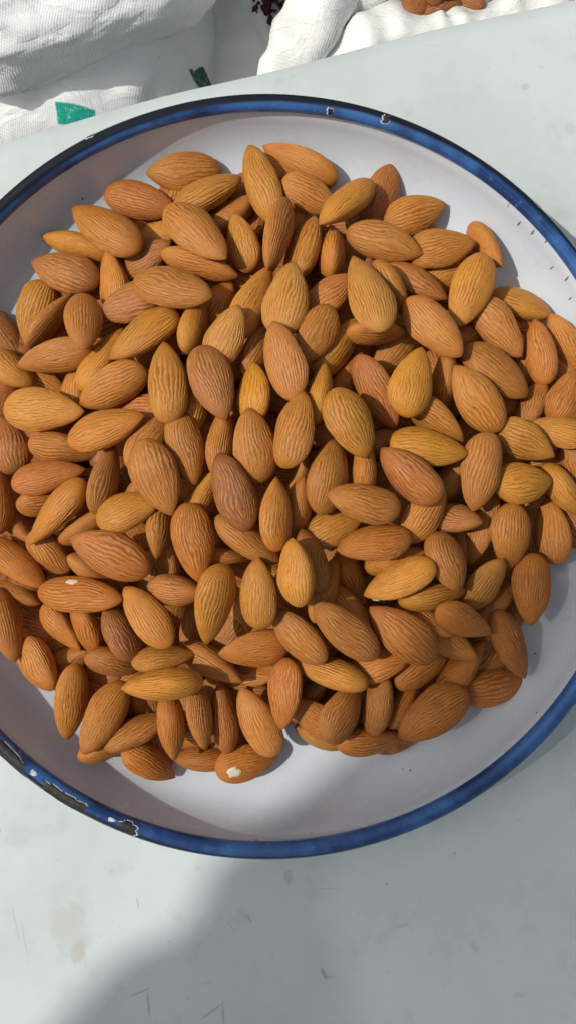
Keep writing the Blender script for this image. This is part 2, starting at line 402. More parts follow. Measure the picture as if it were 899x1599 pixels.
M_SACK = mat_weave('white woven sack', (242, 246, 246), prints=[(-103.2, 204.1, 9.5, 3.6, -4, (20, 166, 148)), (-39.3, 235.2, 4.5, 5, 40, (44, 92, 84))])
M_SACK0 = mat_weave('plain white woven sack', (242, 246, 246))
M_SACK2 = mat_weave('grey white woven sack', (226, 229, 226))
sackA = empty('bulging_sack', (0, 0, 0)); tag(sackA, 'bulging white woven sack with a teal printed mark, behind the table', 'sack')
blob('body', (-124, 262, -205), (98, 74, 84), M_SACK, sackA, 2.3, 0.05, 2.0, 0.8, 0.03, 7)
blob('folded_top', (-116, 284, -112), (96, 70, 42), M_SACK0, sackA, 8.1, 0.09, 2.2, 0.85, 0.04, 6, rot=0.25)
sackB = empty('grey_sack', (0, 0, 0)); tag(sackB, 'greyish woven sack in shade, holding dark maroon dried petals', 'sack')
blob('body', (-12, 273, -236), (46, 58, 80), M_SACK2, sackB, 5.5, 0.07, 2.0, 0.8, 0.03, 8)
sackC = empty('open_sack', (0, 0, 0)); tag(sackC, 'white woven sack with a creased rolled mouth, behind the table edge', 'sack')
blob('body', (62, 262, -215), (66, 46, 76), M_SACK2, sackC, 11.2, 0.08, 2.2, 0.8, 0.10, 15)

def roll(name, pts, rad, mat, parent, seed):
    """rolled cloth edge following a path (mm)"""
    P = smooth_profile([p for p in pts], 14); n = 18; verts = []; faces = []
    for i, p in enumerate(P):
        p = np.array(p); t = np.array(P[min(i+1, len(P)-1)])-np.array(P[max(i-1, 0)]); t = t/np.linalg.norm(t)
        a = np.cross(t, [0, 0, 1]); a /= np.linalg.norm(a); b = np.cross(a, t)
        taper = min(1, 0.25+4*min(i, len(P)-1-i)/len(P))
        for k in range(n):
            th = 2*math.pi*k/n
            r = rad*taper*(1+0.40*noise.noise(Vector((i*0.09, math.cos(th)*1.3+seed, math.sin(th)*1.3)))+0.06*math.sin(i*0.55+5*noise.noise(Vector((i*0.1, seed, th*0.3)))))
            verts.append(Vector(p+a*r*math.cos(th)*1.25+b*r*math.sin(th))*MM)
    for i in range(len(P)-1):
        for k in range(n):
            a = i*n+k; b = i*n+(k+1) % n
            faces.append((a, b, b+n, a+n))
    faces.append(tuple(range(n))); faces.append(tuple((len(P)-1)*n+k for k in range(n)))
    return mesh_obj(name, verts, faces, mat, parent)
roll('rolled_mouth', [(-6, 214, -128), (14, 232, -122), (30, 262, -118), (36, 300, -120), (60, 330, -124)], 13, M_SACK2, sackC, 3.3)
roll('rolled_mouth', [(13.5, 205.0, -124.0), (42.5, 226.7, -124.0), (68.3, 231.0, -124.0), (87.6, 231.0, -124.0), (113.4, 237.7, -124.0), (136.2, 250.2, -124.0), (153.0, 275.5, -124.0)], 14, M_SACK2, sackC, 9.7)
roll('rolled_mouth', [(40, 250, -128), (50, 275, -116), (58, 300, -114), (66, 330, -118)], 15, M_SACK2, sackC, 14.2)

def petals():
    rnd = random.Random(6); verts = []; faces = []
    for i in range(620):
        a = rnd.uniform(0, 6.283); r = 32*math.sqrt(rnd.random()); x = 14+r*math.cos(a); y = 284+r*math.sin(a); z = -150-0.010*r*r+rnd.uniform(-5, 3)
        q = Quaternion((rnd.gauss(0, 1), rnd.gauss(0, 1), rnd.gauss(0, 1), rnd.gauss(0, 1))).normalized(); s = rnd.uniform(1.6, 3.4); b = len(verts)
        for lx, ly, lz in ((-1, 0, 0), (-.3, .6, .25), (.5, .5, .1), (1, 0, .3), (.5, -.5, -.1), (-.3, -.6, .2), (0, 0, .45), (0, 0, -.3)):
            verts.append((Vector((x, y, z))+q @ Vector((lx, ly, lz))*s)*MM)
        for k in range(6):
            faces.append((b+k, b+(k+1) % 6, b+6)); faces.append((b+(k+1) % 6, b+k, b+7))
    o = mesh_obj('dried_petals', verts, faces, mat_plain('maroon petals', (84, 34, 40), 0.7, 0.5, 200), smooth=False)
    tag(o, 'dark maroon dried petals filling the grey sack', 'petals', kind='stuff')
petals()

# ------------------------------------------------------------------ almonds
def vnoise(seed, na, nt):
    rs = np.random.RandomState(seed); g = rs.rand(nt+3, na)
    def f(a, t):                     # a periodic in 0..1, t in 0..1
        x = (a % 1.0)*na; y = t*nt; i = np.floor(x).astype(int); j = np.floor(y).astype(int); u = x-i; w = y-j
        u = u*u*(3-2*u); w = w*w*(3-2*w)
        return (g[j, i % na]*(1-u)+g[j, (i+1) % na]*u)*(1-w)+(g[j+1, i % na]*(1-u)+g[j+1, (i+1) % na]*u)*w
    return f

def almond_mesh(seed, na=240, nt=72, cut=None):
    rs = np.random.RandomState(seed+100)
    tip = rs.uniform(0.60, 0.88); blunt = rs.uniform(0.47, 0.53); bend = rs.uniform(-0.09, 0.09); asym = rs.uniform(-0.16, 0.16)
    t = 0.5-0.5*np.cos(np.linspace(0.02, 0.98, nt)*math.pi); t = (t-t[0])/(t[-1]-t[0])*0.9965+0.0012
    prof = lambda p, q: (lambda w: w/w.max()*0.5)(t**p*(1-t)**q)
    w = prof(blunt, tip); h = prof(blunt+0.02, tip+0.06)
    th = np.arange(na)/na
    T, A = np.meshgrid(t, th, indexing='ij')
    ang = A*2*math.pi
    cy, sz = np.cos(ang), np.sin(ang)
    X = T-0.5
    flat = rs.uniform(1.0, 1.18)
    Y = w[:, None]*cy*(1+asym*cy*(1-T)); Z = h[:, None]*np.sign(sz)*np.abs(sz)**flat
    lump = vnoise(seed+7, 5, 3)(A, T)-0.5
    # lengthwise wrinkles
    ph1 = A*int(rs.choice([27, 31, 34, 38]))+2.0*vnoise(seed+1, 6, 3)(A, T)+0.75*vnoise(seed+2, 22, 7)(A, T)+0.34*vnoise(seed+12, 64, 26)(A, T)
    ph2 = A*49+2.8*vnoise(seed+3, 7, 4)(A, T)+0.80*vnoise(seed+4, 30, 10)(A, T)
    r1 = 0.5+0.5*np.cos(2*math.pi*ph1); r2 = 0.5+0.5*np.cos(2*math.pi*ph2)
    sel = np.clip((vnoise(seed+5, 9, 5)(A, T)-0.35)*3, 0, 1)
    R = sel*r1+(1-sel)*(0.45*r1+0.55*r2)
    R = np.clip(R**0.85*(0.72+0.5*vnoise(seed+6, 50, 16)(A, T)), 0, 1)
    fade = np.clip(T*7, 0, 1)*np.clip((1-T)*5, 0, 1)
    patch = (0.15+1.5*vnoise(seed+9, 5, 3)(A, T))*rs.uniform(0.65, 1.15)
    k = 1+0.15*lump*fade+fade*patch*0.038*(R-0.5)
    Y = Y*k+bend*(0.25-X*X)*0.6; Z = Z*k
    if cut:
        X0 = X
        X = np.minimum(X, cut+0.35*Y+0.15*Z+0.015*(vnoise(seed+20, 12, 4)(A, T)-0.5))
        R = np.where(X < X0, 0.35+0.3*vnoise(seed+21, 9, 9)(A, T), R)
    V = np.stack([X, Y, Z], -1).reshape(-1, 3)
    V = np.vstack([V, [[-0.5, V[:na, 1].mean(), 0]], [[0.5 if not cut else V[-na:, 0].mean(), V[-na:, 1].mean(), 0]]])
    faces = []
    for j in range(nt-1):
        for i in range(na):
            a = j*na+i; b = j*na+(i+1) % na
            faces.append((a, a+na, b+na, b))
    s0, s1 = nt*na, nt*na+1
    for i in range(na):
        faces.append((s0, i, (i+1) % na)); faces.append((s1, (nt-1)*na+(i+1) % na, (nt-1)*na+i))
    me = bpy.data.meshes.new('almond'); me.from_pydata(V.tolist(), [], faces); me.update()
    me.polygons.foreach_set('use_smooth', [True]*len(me.polygons))
    at = me.attributes.new('ridge', 'FLOAT', 'POINT')
    rv = np.concatenate([(0.5+(R-0.5)*fade).reshape(-1), [0.4, 0.2]]).astype(np.float32)
    at.data.foreach_set('value', rv)
    me.materials.append(M_ALMOND)
    return me
VARIANTS = [almond_mesh(s*11+3) for s in range(16)]
BROKEN = [almond_mesh(401, cut=0.14), almond_mesh(433, cut=0.20)]
TONES = {'m': (197, 127, 58), 'y': (205, 138, 58), 'Y': (221, 150, 54), 't': (193, 124, 61), 'r': (185, 111, 55), 'p': (182, 116, 62), 'P': (160, 97, 58), 'Q': (132, 80, 48),
         'k': (191, 122, 66), 'o': (194, 118, 50), 'd': (182, 115, 57), 'l': (206, 143, 73)}
rnd = random.Random(21)
def place_almond(i, x, y, z, qw, qx, qy, qz, L, W, T, tone):
    o = bpy.data.objects.new('almond', VARIANTS[(i*7+int(L*3)) % len(VARIANTS)]); C.objects.link(o)
    o.location = (x*MM, y*MM, z*MM)
    o.rotation_mode = 'QUATERNION'
    q = Quaternion((qw, qx, qy, qz))
    if i % 2: q = q @ Quaternion((1, 0, 0), math.pi)
    o.rotation_quaternion = q
    o.scale = (L*MM*1.0, W*MM*0.92, T*MM*0.96)
    c = TONES[tone]; j = rnd.uniform(0.93, 1.06); g = rnd.uniform(-5, 5)
    col = lin(*(max(0, min(255, v)) for v in (c[0]*j*0.98+g*0.3, c[1]*j*1.0, c[2]*j*0.93-g)))
    o.color = col
    return o

# x, y, z (mm), quaternion, length, width, thickness (mm), tone | label
ALMONDS = """
-27.9 101 16.2 0.038 -0.11 0.167 -0.979 25.7 14.6 9.8 m|orange-tan almond lying level, at the heap edge toward twelve o'clock
-42.6 90.6 16.7 0.986 0.088 -0.066 -0.127 25.4 13.8 9.5 r|reddish almond lying level, at the heap edge toward eleven o'clock
-52.7 78.8 23.2 0.324 -0.098 0.125 0.933 31 15.5 9.7 m|plump orange-tan almond slanting up leftward, at the heap edge toward eleven o'clock
-63.6 75.9 15 0.118 -0.066 -0.674 0.727 25.3 13.8 9.3 y|slim golden almond lying level, at the heap edge toward eleven o'clock
-66.8 65.6 19.4 0.184 -0.037 0.11 0.976 24.8 15.1 9.8 p|brownish almond lying level, at the heap edge toward eleven o'clock
-19.5 91.9 20.4 0.875 -0.41 -0.065 0.248 25.4 15.3 10.3 y|golden almond slanting up rightward, at the heap edge toward twelve o'clock
-22 74 32.4 0.896 -0.157 -0.104 -0.403 30 15.1 9.1 m|plump orange-tan almond slanting up leftward, well out toward eleven o'clock
-37.6 80.4 11.9 0.929 -0.233 -0.223 0.182 23.5 16.1 9.7 y|golden almond slanting up rightward, well out toward eleven o'clock
-40.1 69.6 18.6 0.92 -0.215 -0.297 0.138 23 14.7 10 d|dull brown almond slanting up rightward, well out toward eleven o'clock
-21.4 65.4 27.2 0.61 -0.772 0.094 -0.154 26.9 12.5 8.6 t|slim tan almond lying level, well out toward eleven o'clock
-50.5 62.3 19.5 0.573 -0.282 -0.348 0.686 24.1 15.4 9.7 m|orange-tan almond lying upright, well out toward eleven o'clock
-28.7 54.7 36.8 0.967 -0.124 -0.139 -0.174 28.1 15.4 9.2 m|plump orange-tan almond lying level, half way out toward eleven o'clock
-43.7 52.4 27.2 0.119 0.085 -0.091 -0.985 22 14.2 9.3 p|brownish almond lying level, well out toward eleven o'clock
-57.8 45.8 30.7 0.707 -0.266 -0.094 -0.648 24.2 13.3 7.9 d|dull brown almond lying upright, well out toward ten o'clock
-38.2 40.6 33.9 0.317 0.079 -0.373 -0.868 26.2 16.7 10.2 y|golden almond slanting up rightward, half way out toward eleven o'clock
-77 53.2 15.4 0.582 -0.018 0.062 -0.811 22.6 14.5 10 y|golden almond lying upright, at the heap edge toward ten o'clock
-70.7 48.7 22 0.648 -0.627 -0.292 0.318 23.4 13.3 7.4 t|slim tan almond slanting up rightward, well out toward ten o'clock
-67.8 35.3 27.5 0.123 0.108 0.303 -0.939 26.9 11.9 7.6 t|tan almond lying level, well out toward ten o'clock
-87.8 44.5 13.8 0.829 -0.258 0.203 -0.453 22 13.8 9.1 k|pinkish-tan almond slanting up leftward, at the heap edge toward ten o'clock
-84 33.1 20.9 0.893 -0.334 0.078 -0.293 20.1 13.6 8.7 y|golden almond slanting up leftward, at the heap edge toward ten o'clock
-73.2 28.3 13.4 0.866 0.385 -0.036 -0.318 21.6 13.1 8 m|orange-tan almond slanting up leftward, well out toward ten o'clock
-62.4 26.3 19.9 0.442 0.611 0.556 0.349 20 13.7 9.6 t|slim tan almond lying upright, half way out toward ten o'clock
-52.4 34.9 26.4 0.717 -0.467 -0.156 0.494 25.7 14.8 10 y|golden almond slanting up rightward, half way out toward ten o'clock
-47.5 24.2 32.2 0.226 0.007 0.255 -0.94 24.1 13.9 8.4 m|orange-tan almond slanting up rightward, half way out toward ten o'clock
-29.6 23.8 43 0.662 -0.127 0.019 0.738 26.9 13.7 9.1 y|golden almond lying upright, close round the heart toward ten o'clock
-70.1 17.5 28.9 0.993 0.034 -0.112 -0.025 27.7 15 9.1 y|plump golden almond lying level, well out toward ten o'clock
-48.5 10.5 38 0.928 -0.324 -0.161 0.085 26.2 15.9 9.7 m|orange-tan almond lying level, half way out toward ten o'clock
-85.6 8.2 18.1 0.634 0.043 0.007 0.772 20 15.3 9.2 d|plump dull brown almond lying upright, well out toward nine o'clock
-64.3 6 23.6 0.791 0.607 -0.024 -0.067 24 14.5 9.9 m|orange-tan almond lying level, half way out toward nine o'clock
-68.4 -3.4 28.4 0.957 -0.272 -0.042 0.095 23.9 12.8 8.5 r|reddish almond lying level, well out toward nine o'clock
-49.3 -5 35.1 0.659 0.432 0.408 0.461 22.3 13.4 8.8 t|tan almond lying upright, half way out toward nine o'clock
-64.7 -15.2 32.8 0.309 0.262 -0.372 -0.835 27.9 13.8 9.3 m|orange-tan almond slanting up rightward, well out toward nine o'clock
-70.3 -10.6 21.6 0.783 0.577 0.222 -0.067 20 14.1 8.6 t|slim tan almond lying level, well out toward nine o'clock
-86.8 -10.4 21.6 0.656 0.147 0.293 0.68 22.4 12.2 7.9 r|reddish almond lying upright, at the heap edge toward nine o'clock
-31.6 -5.4 46 0.807 0.16 -0.069 -0.564 24.3 15.7 10 t|plump tan almond lying upright, close round the heart toward nine o'clock
-35.2 6.5 36.9 0.842 0.197 0.193 0.463 21.9 12.5 8.4 t|tan almond slanting up rightward, close round the heart toward ten o'clock
-23.7 3.7 42.9 0.785 -0.124 0.088 -0.601 22.9 12.4 8.9 m|orange-tan almond lying upright, close round the heart toward ten o'clock
-40.9 -14.9 39.5 0.951 -0.253 -0.093 0.149 21.1 14.2 8.4 y|golden almond lying level, close round the heart toward nine o'clock
-38.5 -8.7 30.6 0.596 0.592 0.106 0.533 20 13.5 9 t|tan almond slanting up rightward, close round the heart toward nine o'clock
-32 -20 36.3 0.507 -0.465 0.303 -0.66 20 12.1 7.7 m|slim orange-tan almond lying upright, close round the heart toward eight o'clock, upper one
-21.1 -24.7 43.5 0.767 0.046 0.018 -0.64 24.3 13.8 9.7 o|plump orange almond lying upright, close round the heart toward eight o'clock
-46.4 -28.1 40.1 0.209 -0.003 -0.226 0.951 26.1 15.4 9.9 r|plump reddish almond slanting up leftward, half way out toward eight o'clock
-68.5 -28.1 20.9 0.716 0.468 -0.004 -0.518 21.5 15.2 10 k|broken pinkish-tan almond half toward the left edge of the heap
-79.3 -30.2 24.6 0.856 -0.395 0.075 -0.325 25.9 12.1 8 o|orange almond slanting up leftward, well out toward eight o'clock
-56.6 -40.3 34.2 0.942 -0.262 -0.183 -0.1 31 13.7 9.2 o|orange almond with a white chip on its skin, toward the lower left
-35 -46.6 39.2 0.43 -0.012 0.067 0.9 22.8 11.8 7.4 m|orange-tan almond slanting up leftward, half way out toward seven o'clock
-44 -51.3 32.5 0.444 0.263 0.55 0.657 20.7 17.6 10.8 P|purplish-brown almond slanting up leftward, half way out toward seven o'clock
-55.6 -51.6 26.3 0.576 0.537 -0.175 -0.591 21.1 14.4 8.4 o|slim orange almond lying upright, well out toward eight o'clock
-65.5 -51.4 19.8 0.823 0.405 -0.273 -0.29 20.2 12.7 7.8 o|slim orange almond slanting up leftward, well out toward eight o'clock
-82.6 -49.8 23.5 0.767 -0.294 0.055 -0.568 25.4 11.7 7.6 o|orange almond lying upright, at the heap edge toward eight o'clock
-82.4 -39.9 13.5 0.687 -0.671 -0.04 -0.277 21.9 14 8.2 d|slim dull brown almond lying level, at the heap edge toward eight o'clock
-72.6 -62.5 20.9 0.809 0.36 -0.286 -0.366 20 17.2 10.7 m|orange-tan almond slanting up leftward, at the heap edge toward eight o'clock
-62.5 -60.8 13.5 0.705 -0.642 -0.301 0.002 22.3 17 10.2 m|orange-tan almond lying level, well out toward eight o'clock
-46.9 -61.3 26.9 0.792 0.527 0.177 -0.253 20 14.5 9.2 d|dull brown almond lying level, well out toward seven o'clock
-30.6 -59.3 34.3 0.865 -0.485 0.057 0.116 20 11.2 7.4 y|slim golden almond lying level, half way out toward seven o'clock
-30.2 -66.6 40.9 0.006 0.066 -0.66 0.748 24.3 15 10.1 y|golden almond lying level, well out toward seven o'clock
-61.8 -74.4 20.9 0.619 -0.225 0.369 -0.656 25.1 13.2 8.8 m|orange-tan almond lying upright, at the heap edge toward seven o'clock
-50.2 -78.4 26.3 0.502 -0.15 -0.021 -0.851 25.1 12.6 8.8 m|orange-tan almond slanting up rightward, at the heap edge toward seven o'clock
-40.7 -83.3 23 0.829 -0.506 -0.027 0.238 22.4 13.3 8.5 d|dull brown almond slanting up rightward, at the heap edge toward seven o'clock
-39.4 -78.8 12.8 0.687 -0.425 0.546 -0.221 22.9 11.2 7.4 d|slim dull brown almond lying upright, well out toward seven o'clock, upper one
-50.1 -88.5 17.2 0.617 -0.714 0.087 0.319 22.1 13.4 8.4 t|slim tan almond lying level, at the heap edge toward seven o'clock
-37.2 -93.9 17.6 0.863 -0.336 0.324 -0.192 21.7 12.5 8.9 o|orange almond slanting up leftward, at the heap edge toward seven o'clock
-29 -81 28.2 0.533 -0.515 0.46 -0.488 20.9 13.9 9.2 o|slim orange almond lying upright, well out toward seven o'clock
-20.2 -78 29 0.428 0.636 -0.541 -0.344 20 11.2 7.4 d|slim dull brown almond lying upright, well out toward seven o'clock, lower one
-13.2 -78.7 22 0.495 0.448 0.424 0.612 24 13.1 8.5 r|slim reddish almond lying upright, well out toward six o'clock
-2.6 -80.1 24.1 0.54 -0.003 -0.143 0.829 24.5 13.3 9.1 m|orange-tan almond slanting up leftward, well out toward six o'clock
5.8 -70.6 30.3 0.61 0.289 -0.293 -0.677 22.3 14.2 9.3 r|reddish almond lying upright, well out toward six o'clock
-20.4 -93.5 13.7 0.094 0.07 -0.734 0.669 20 13.1 8.5 o|slim orange almond lying level, at the heap edge toward six o'clock
-6.3 -94.1 16.5 0.973 0.156 0.164 0.048 21 14.2 9.3 o|orange almond with a chipped white end, at the bottom edge of the heap
-6.3 -66.4 18.6 0.856 -0.455 -0.229 -0.087 23 13 8.5 m|orange-tan almond lying level, half way out toward six o'clock
-16.5 -61.8 27.9 0.81 0.52 -0.222 -0.155 22.7 14.6 9.9 k|pinkish-tan almond slanting up leftward, half way out toward seven o'clock
-3.2 -56.7 33 0.008 0.192 -0.295 0.936 23.5 14 9 o|orange almond lying level, half way out toward six o'clock
9.9 -52.3 37.2 0.367 -0.112 -0.35 0.854 23.3 13.9 8.6 m|orange-tan almond slanting up leftward, half way out toward six o'clock
-1.9 -39.5 43.5 0.699 -0.103 -0.253 0.661 21.7 13.4 9.6 y|golden almond lying upright, close round the heart toward six o'clock
-14.8 -42.9 42.1 0.609 -0.156 0.37 -0.683 25.6 14.4 9.6 y|golden almond lying upright, close round the heart toward seven o'clock
-27 -38.9 36.1 0.702 0.663 -0.213 0.148 20 15.4 10.3 k|pinkish-tan almond lying level, half way out toward seven o'clock
-30.7 -30.6 27.6 0.513 0.526 -0.223 -0.641 20 13.3 7.8 m|slim orange-tan almond lying upright, close round the heart toward eight o'clock, lower one
-23.8 -51 19.9 0.428 0.562 0.453 0.545 21.8 14.1 8.4 k|slim pinkish-tan almond lying upright, half way out toward seven o'clock
-4.9 -23.7 41 0.885 -0.354 0.168 -0.252 24 13 8.9 m|orange-tan almond slanting up leftward, at the heap heart toward seven o'clock
-8.9 -10.2 50.9 0.57 -0.052 -0.138 0.808 24.1 13.7 9.4 P|dark purplish-brown wrinkled almond lying upright on top near the heart of the heap
-3.1 3.6 48.7 0.65 0.127 0.058 0.747 22.5 14.2 8.6 m|plump orange-tan almond lying upright, at the heap heart toward eleven o'clock
3.7 -16.7 50.9 0.625 0.322 0.26 0.662 21.8 12.4 8.2 m|orange-tan almond lying upright, at the heap heart toward five o'clock
9.5 -14.5 41.5 0.428 0.65 0.308 0.547 22.1 14.8 9.8 d|dull brown almond lying upright, at the heap heart toward five o'clock
18.7 -5.4 47.7 0.732 0.263 0.213 0.591 23 14.8 9.6 m|orange-tan almond lying upright, at the heap heart toward three o'clock
25.1 10.1 50.3 0.83 -0.136 0.089 -0.533 22.5 14.8 9.3 y|plump golden almond slanting up leftward, close round the heart toward two o'clock
8.5 7.8 52.1 0.762 -0.218 -0.158 0.589 23.5 13.8 9.3 m|orange-tan almond lying upright, at the heap heart toward one o'clock
-3.3 20.4 44.4 0.61 -0.338 -0.205 0.686 20 13.5 8.4 Y|bright golden-yellow almond lying upright, close round the heart toward twelve o'clock
-15.5 22.5 47.5 0.817 -0.043 -0.065 -0.571 24.7 14.4 8.8 d|plump dull brown almond lying upright, close round the heart toward eleven o'clock
-11.7 37.5 43.9 0.827 -0.127 -0.216 0.504 20.3 13.7 9.1 l|pale almond slanting up rightward, half way out toward eleven o'clock
5.7 28.8 49 0.592 -0.14 -0.141 0.781 25 13.3 7.9 k|pinkish-tan almond lying upright, close round the heart toward twelve o'clock
6.2 50 41.6 0.759 -0.125 0.02 0.639 25.6 15.1 9.1 l|plump pale almond lying upright, half way out toward twelve o'clock
-3.7 50.8 35.9 0.818 0.088 0.269 0.501 30 12 8.2 y|golden almond lying upright, half way out toward twelve o'clock
-22.3 43.4 34.8 0.704 0.333 0.497 0.382 21.2 12.4 8.2 y|slim golden almond lying upright, half way out toward eleven o'clock
-16.9 52.5 23.6 0.746 -0.433 -0.195 0.467 21.2 17.4 10.7 o|orange almond slanting up rightward, half way out toward eleven o'clock
-1.9 35.6 36 0.79 0.241 0.36 0.434 22.9 11.6 7.7 t|tan almond lying upright, close round the heart toward twelve o'clock
-7.6 32.3 28.5 0.705 -0.653 -0.119 0.25 20 14.1 9.3 t|slim tan almond slanting up rightward, close round the heart toward twelve o'clock
15.5 38.4 42.8 0.519 -0.111 0.085 -0.843 20.5 12.5 7.5 m|orange-tan almond slanting up rightward, half way out toward one o'clock
19.5 53.4 32.8 0.878 -0.328 -0.073 0.341 22 14.3 10.2 k|pinkish-tan almond slanting up rightward, half way out toward one o'clock
22.5 36.5 36.2 0.83 0.322 0.26 0.374 24.7 11.8 7.8 y|golden almond slanting up rightward, half way out toward one o'clock
16.6 20.2 45.3 0.486 -0.586 -0.361 0.539 20.4 13.8 7.8 Y|slim bright golden-yellow almond lying upright, close round the heart toward one o'clock
-1.6 94.2 22.7 0.57 -0.147 -0.148 0.795 28.6 13.4 8 y|golden almond lying upright, at the heap edge toward twelve o'clock
10.9 104.2 16.1 0.201 -0.094 -0.414 0.883 28 12.8 8.3 m|orange-tan almond slanting up leftward, at the heap edge toward twelve o'clock, outer one
14.6 90 21.8 0.957 0.162 0.028 -0.238 22.2 13 7.9 m|orange-tan almond slanting up leftward, at the heap edge toward twelve o'clock, inner one
25.4 85.6 27.5 0.422 -0.008 -0.398 -0.815 26.4 13.7 9.5 y|golden almond slanting up rightward, at the heap edge toward one o'clock, upper one
3.6 73.7 31.4 0.423 -0.467 0.353 -0.692 29.1 13.1 8.7 t|slim tan almond lying upright, well out toward twelve o'clock
-8.1 73.2 26.2 0.566 -0.228 -0.296 0.735 20.6 13.3 8.7 y|golden almond lying upright, well out toward twelve o'clock
-12.4 86.3 14.9 0.821 -0.475 -0.236 0.21 22.9 15.9 9.8 m|slim orange-tan almond slanting up rightward, well out toward twelve o'clock
12.4 71.8 26 0.674 -0.41 -0.159 0.594 25.1 15.4 9 m|orange-tan almond lying upright, well out toward twelve o'clock
21.2 71.1 23.2 0.401 -0.611 -0.297 0.614 22.3 15.2 8.9 m|slim orange-tan almond lying upright, well out toward one o'clock
9.2 84.1 13.7 0.659 -0.536 -0.174 0.498 21.8 15.3 9.7 t|slim tan almond slanting up rightward, well out toward twelve o'clock
38.1 92.6 15.8 0.791 0.212 0.13 0.56 24 14.7 8.9 r|reddish almond lying upright, at the heap edge toward one o'clock
49.4 86.3 17.2 0.982 0.058 0.045 0.175 22.4 15.2 9.8 m|orange-tan almond lying level, at the heap edge toward one o'clock, upper one
38 72.8 26.6 0.972 0.168 -0.065 -0.15 25.9 12.8 8.5 m|orange-tan almond lying level, well out toward one o'clock
56.8 72.1 23.5 0.991 -0.1 -0.015 0.088 22.9 15.5 9.3 m|orange-tan almond lying level, at the heap edge toward one o'clock, lower one
72.7 74.8 17.9 0.462 -0.676 0.207 -0.535 22.7 11.7 8 t|slim tan almond slanting up leftward, at the heap edge toward one o'clock
65 56.7 28.2 0.57 0.003 -0.065 -0.819 26.3 14.8 8.9 y|plump golden almond lying upright, at the heap edge toward two o'clock
60.4 65.4 16.9 0.875 0.424 0.034 0.231 20.5 12.2 8.2 y|golden almond slanting up rightward, at the heap edge toward one o'clock, lower one
48.6 60.3 24.3 0.847 -0.455 0.064 -0.267 23.1 17 9.9 k|pinkish-tan almond slanting up leftward, well out toward one o'clock
39.4 56.3 31.4 0.641 0.59 -0.291 -0.396 20.3 13.5 8.2 m|slim orange-tan almond slanting up leftward, well out toward one o'clock
31.1 51.9 40.7 0.594 -0.147 0.129 0.781 31 14.5 8.7 l|plump pale almond lying upright, half way out toward one o'clock
34.7 40.4 37 0.771 0.579 0.237 -0.117 22.7 11.2 7.4 t|slim tan almond lying level, half way out toward one o'clock
52.1 42.4 36.1 0.909 0.049 -0.062 -0.409 25.1 13.6 8.9 m|orange-tan almond slanting up leftward, well out toward two o'clock
42.2 37.9 27.1 0.877 0.231 0.13 0.401 21.3 13.1 7.9 m|orange-tan almond slanting up rightward, half way out toward two o'clock
44.7 24.1 41.9 0.79 0.06 0.129 0.596 23 14.4 9.1 Y|bright golden-yellow deeply ridged almond lying upright, above centre right
34 21.7 38.4 0.804 0.281 -0.11 -0.513 25.1 12.3 7.7 r|reddish almond slanting up leftward, close round the heart toward two o'clock
56.3 27.7 29 0.429 0.604 0.386 0.55 21.3 14.3 8.5 m|slim orange-tan almond lying upright, half way out toward two o'clock
65.5 20.4 34.7 0.447 0.075 -0.059 0.89 25.1 14.5 9.4 m|plump orange-tan almond slanting up leftward, well out toward two o'clock
72.9 30.3 28.4 0.921 -0.204 0.078 -0.322 25.4 16.6 9.7 t|tan almond slanting up leftward, well out toward two o'clock
74.2 45.4 24.8 0.896 0.111 -0.059 -0.426 24.5 13.2 8.2 t|tan almond slanting up leftward, at the heap edge toward two o'clock
84.3 55.6 16.1 0.856 -0.449 -0.017 -0.256 22.4 15.8 10.2 y|golden almond slanting up leftward, at the heap edge toward two o'clock
88.6 38 23.1 0.614 -0.212 -0.219 0.728 22.1 11.9 7.6 o|orange almond lying upright, at the heap edge toward two o'clock
98.4 42 18.3 0.484 -0.056 -0.4 0.776 22.8 11.6 7.9 m|orange-tan almond slanting up leftward, at the heap edge toward two o'clock
84.3 37.8 14.8 0.508 -0.455 -0.464 0.566 20 12 7.9 t|slim tan almond lying upright, at the heap edge toward two o'clock
52.4 13.6 35.7 0.833 0.432 -0.158 -0.309 21.7 13.2 7.7 m|orange-tan almond slanting up leftward, half way out toward two o'clock
49.2 4.2 40.5 0.959 -0.275 0.042 -0.059 24.7 14.4 9 Y|bright golden-yellow almond lying level on top, above a reddish one
43 -4.4 45.6 0.338 -0.069 -0.225 0.911 23.7 14 9.3 r|plump reddish almond slanting up leftward, half way out toward three o'clock
48.1 -15.6 38.3 0.843 0.271 0.092 0.455 20.4 14.1 8.8 m|orange-tan almond slanting up rightward, half way out toward three o'clock
66.2 -2.7 36.5 0.612 -0.077 0.112 -0.779 24.9 14.6 9.5 t|tan almond lying upright, well out toward three o'clock
58.5 -3.4 28.2 0.54 0.658 0.123 0.51 20 14.8 9.4 m|slim orange-tan almond slanting up rightward, half way out toward three o'clock
57.9 -16.4 31.4 0.833 -0.465 -0.198 -0.227 20 14.1 9.3 k|pinkish-tan almond lying level, half way out toward three o'clock
67.9 -19.3 23.8 0.552 0.242 -0.318 -0.731 25.6 12.1 8.2 k|pinkish-tan almond lying upright, well out toward three o'clock
76.7 -21.8 28.5 0.692 -0.104 0.225 -0.678 21.2 15.2 10 m|orange-tan almond lying upright, well out toward three o'clock
92.4 -19.7 18.2 0.635 -0.249 -0.168 0.712 22.7 12.8 8.1 t|tan almond lying upright, at the heap edge toward three o'clock
80.4 -5.7 30.7 0.988 -0.013 0.139 0.066 20.5 14 9.3 Y|bright golden-yellow stubby almond seen end-on near the right side of the heap
81.4 7.4 29.5 0.919 0.317 -0.114 -0.205 20.2 14.4 9.9 y|golden almond slanting up leftward, well out toward three o'clock
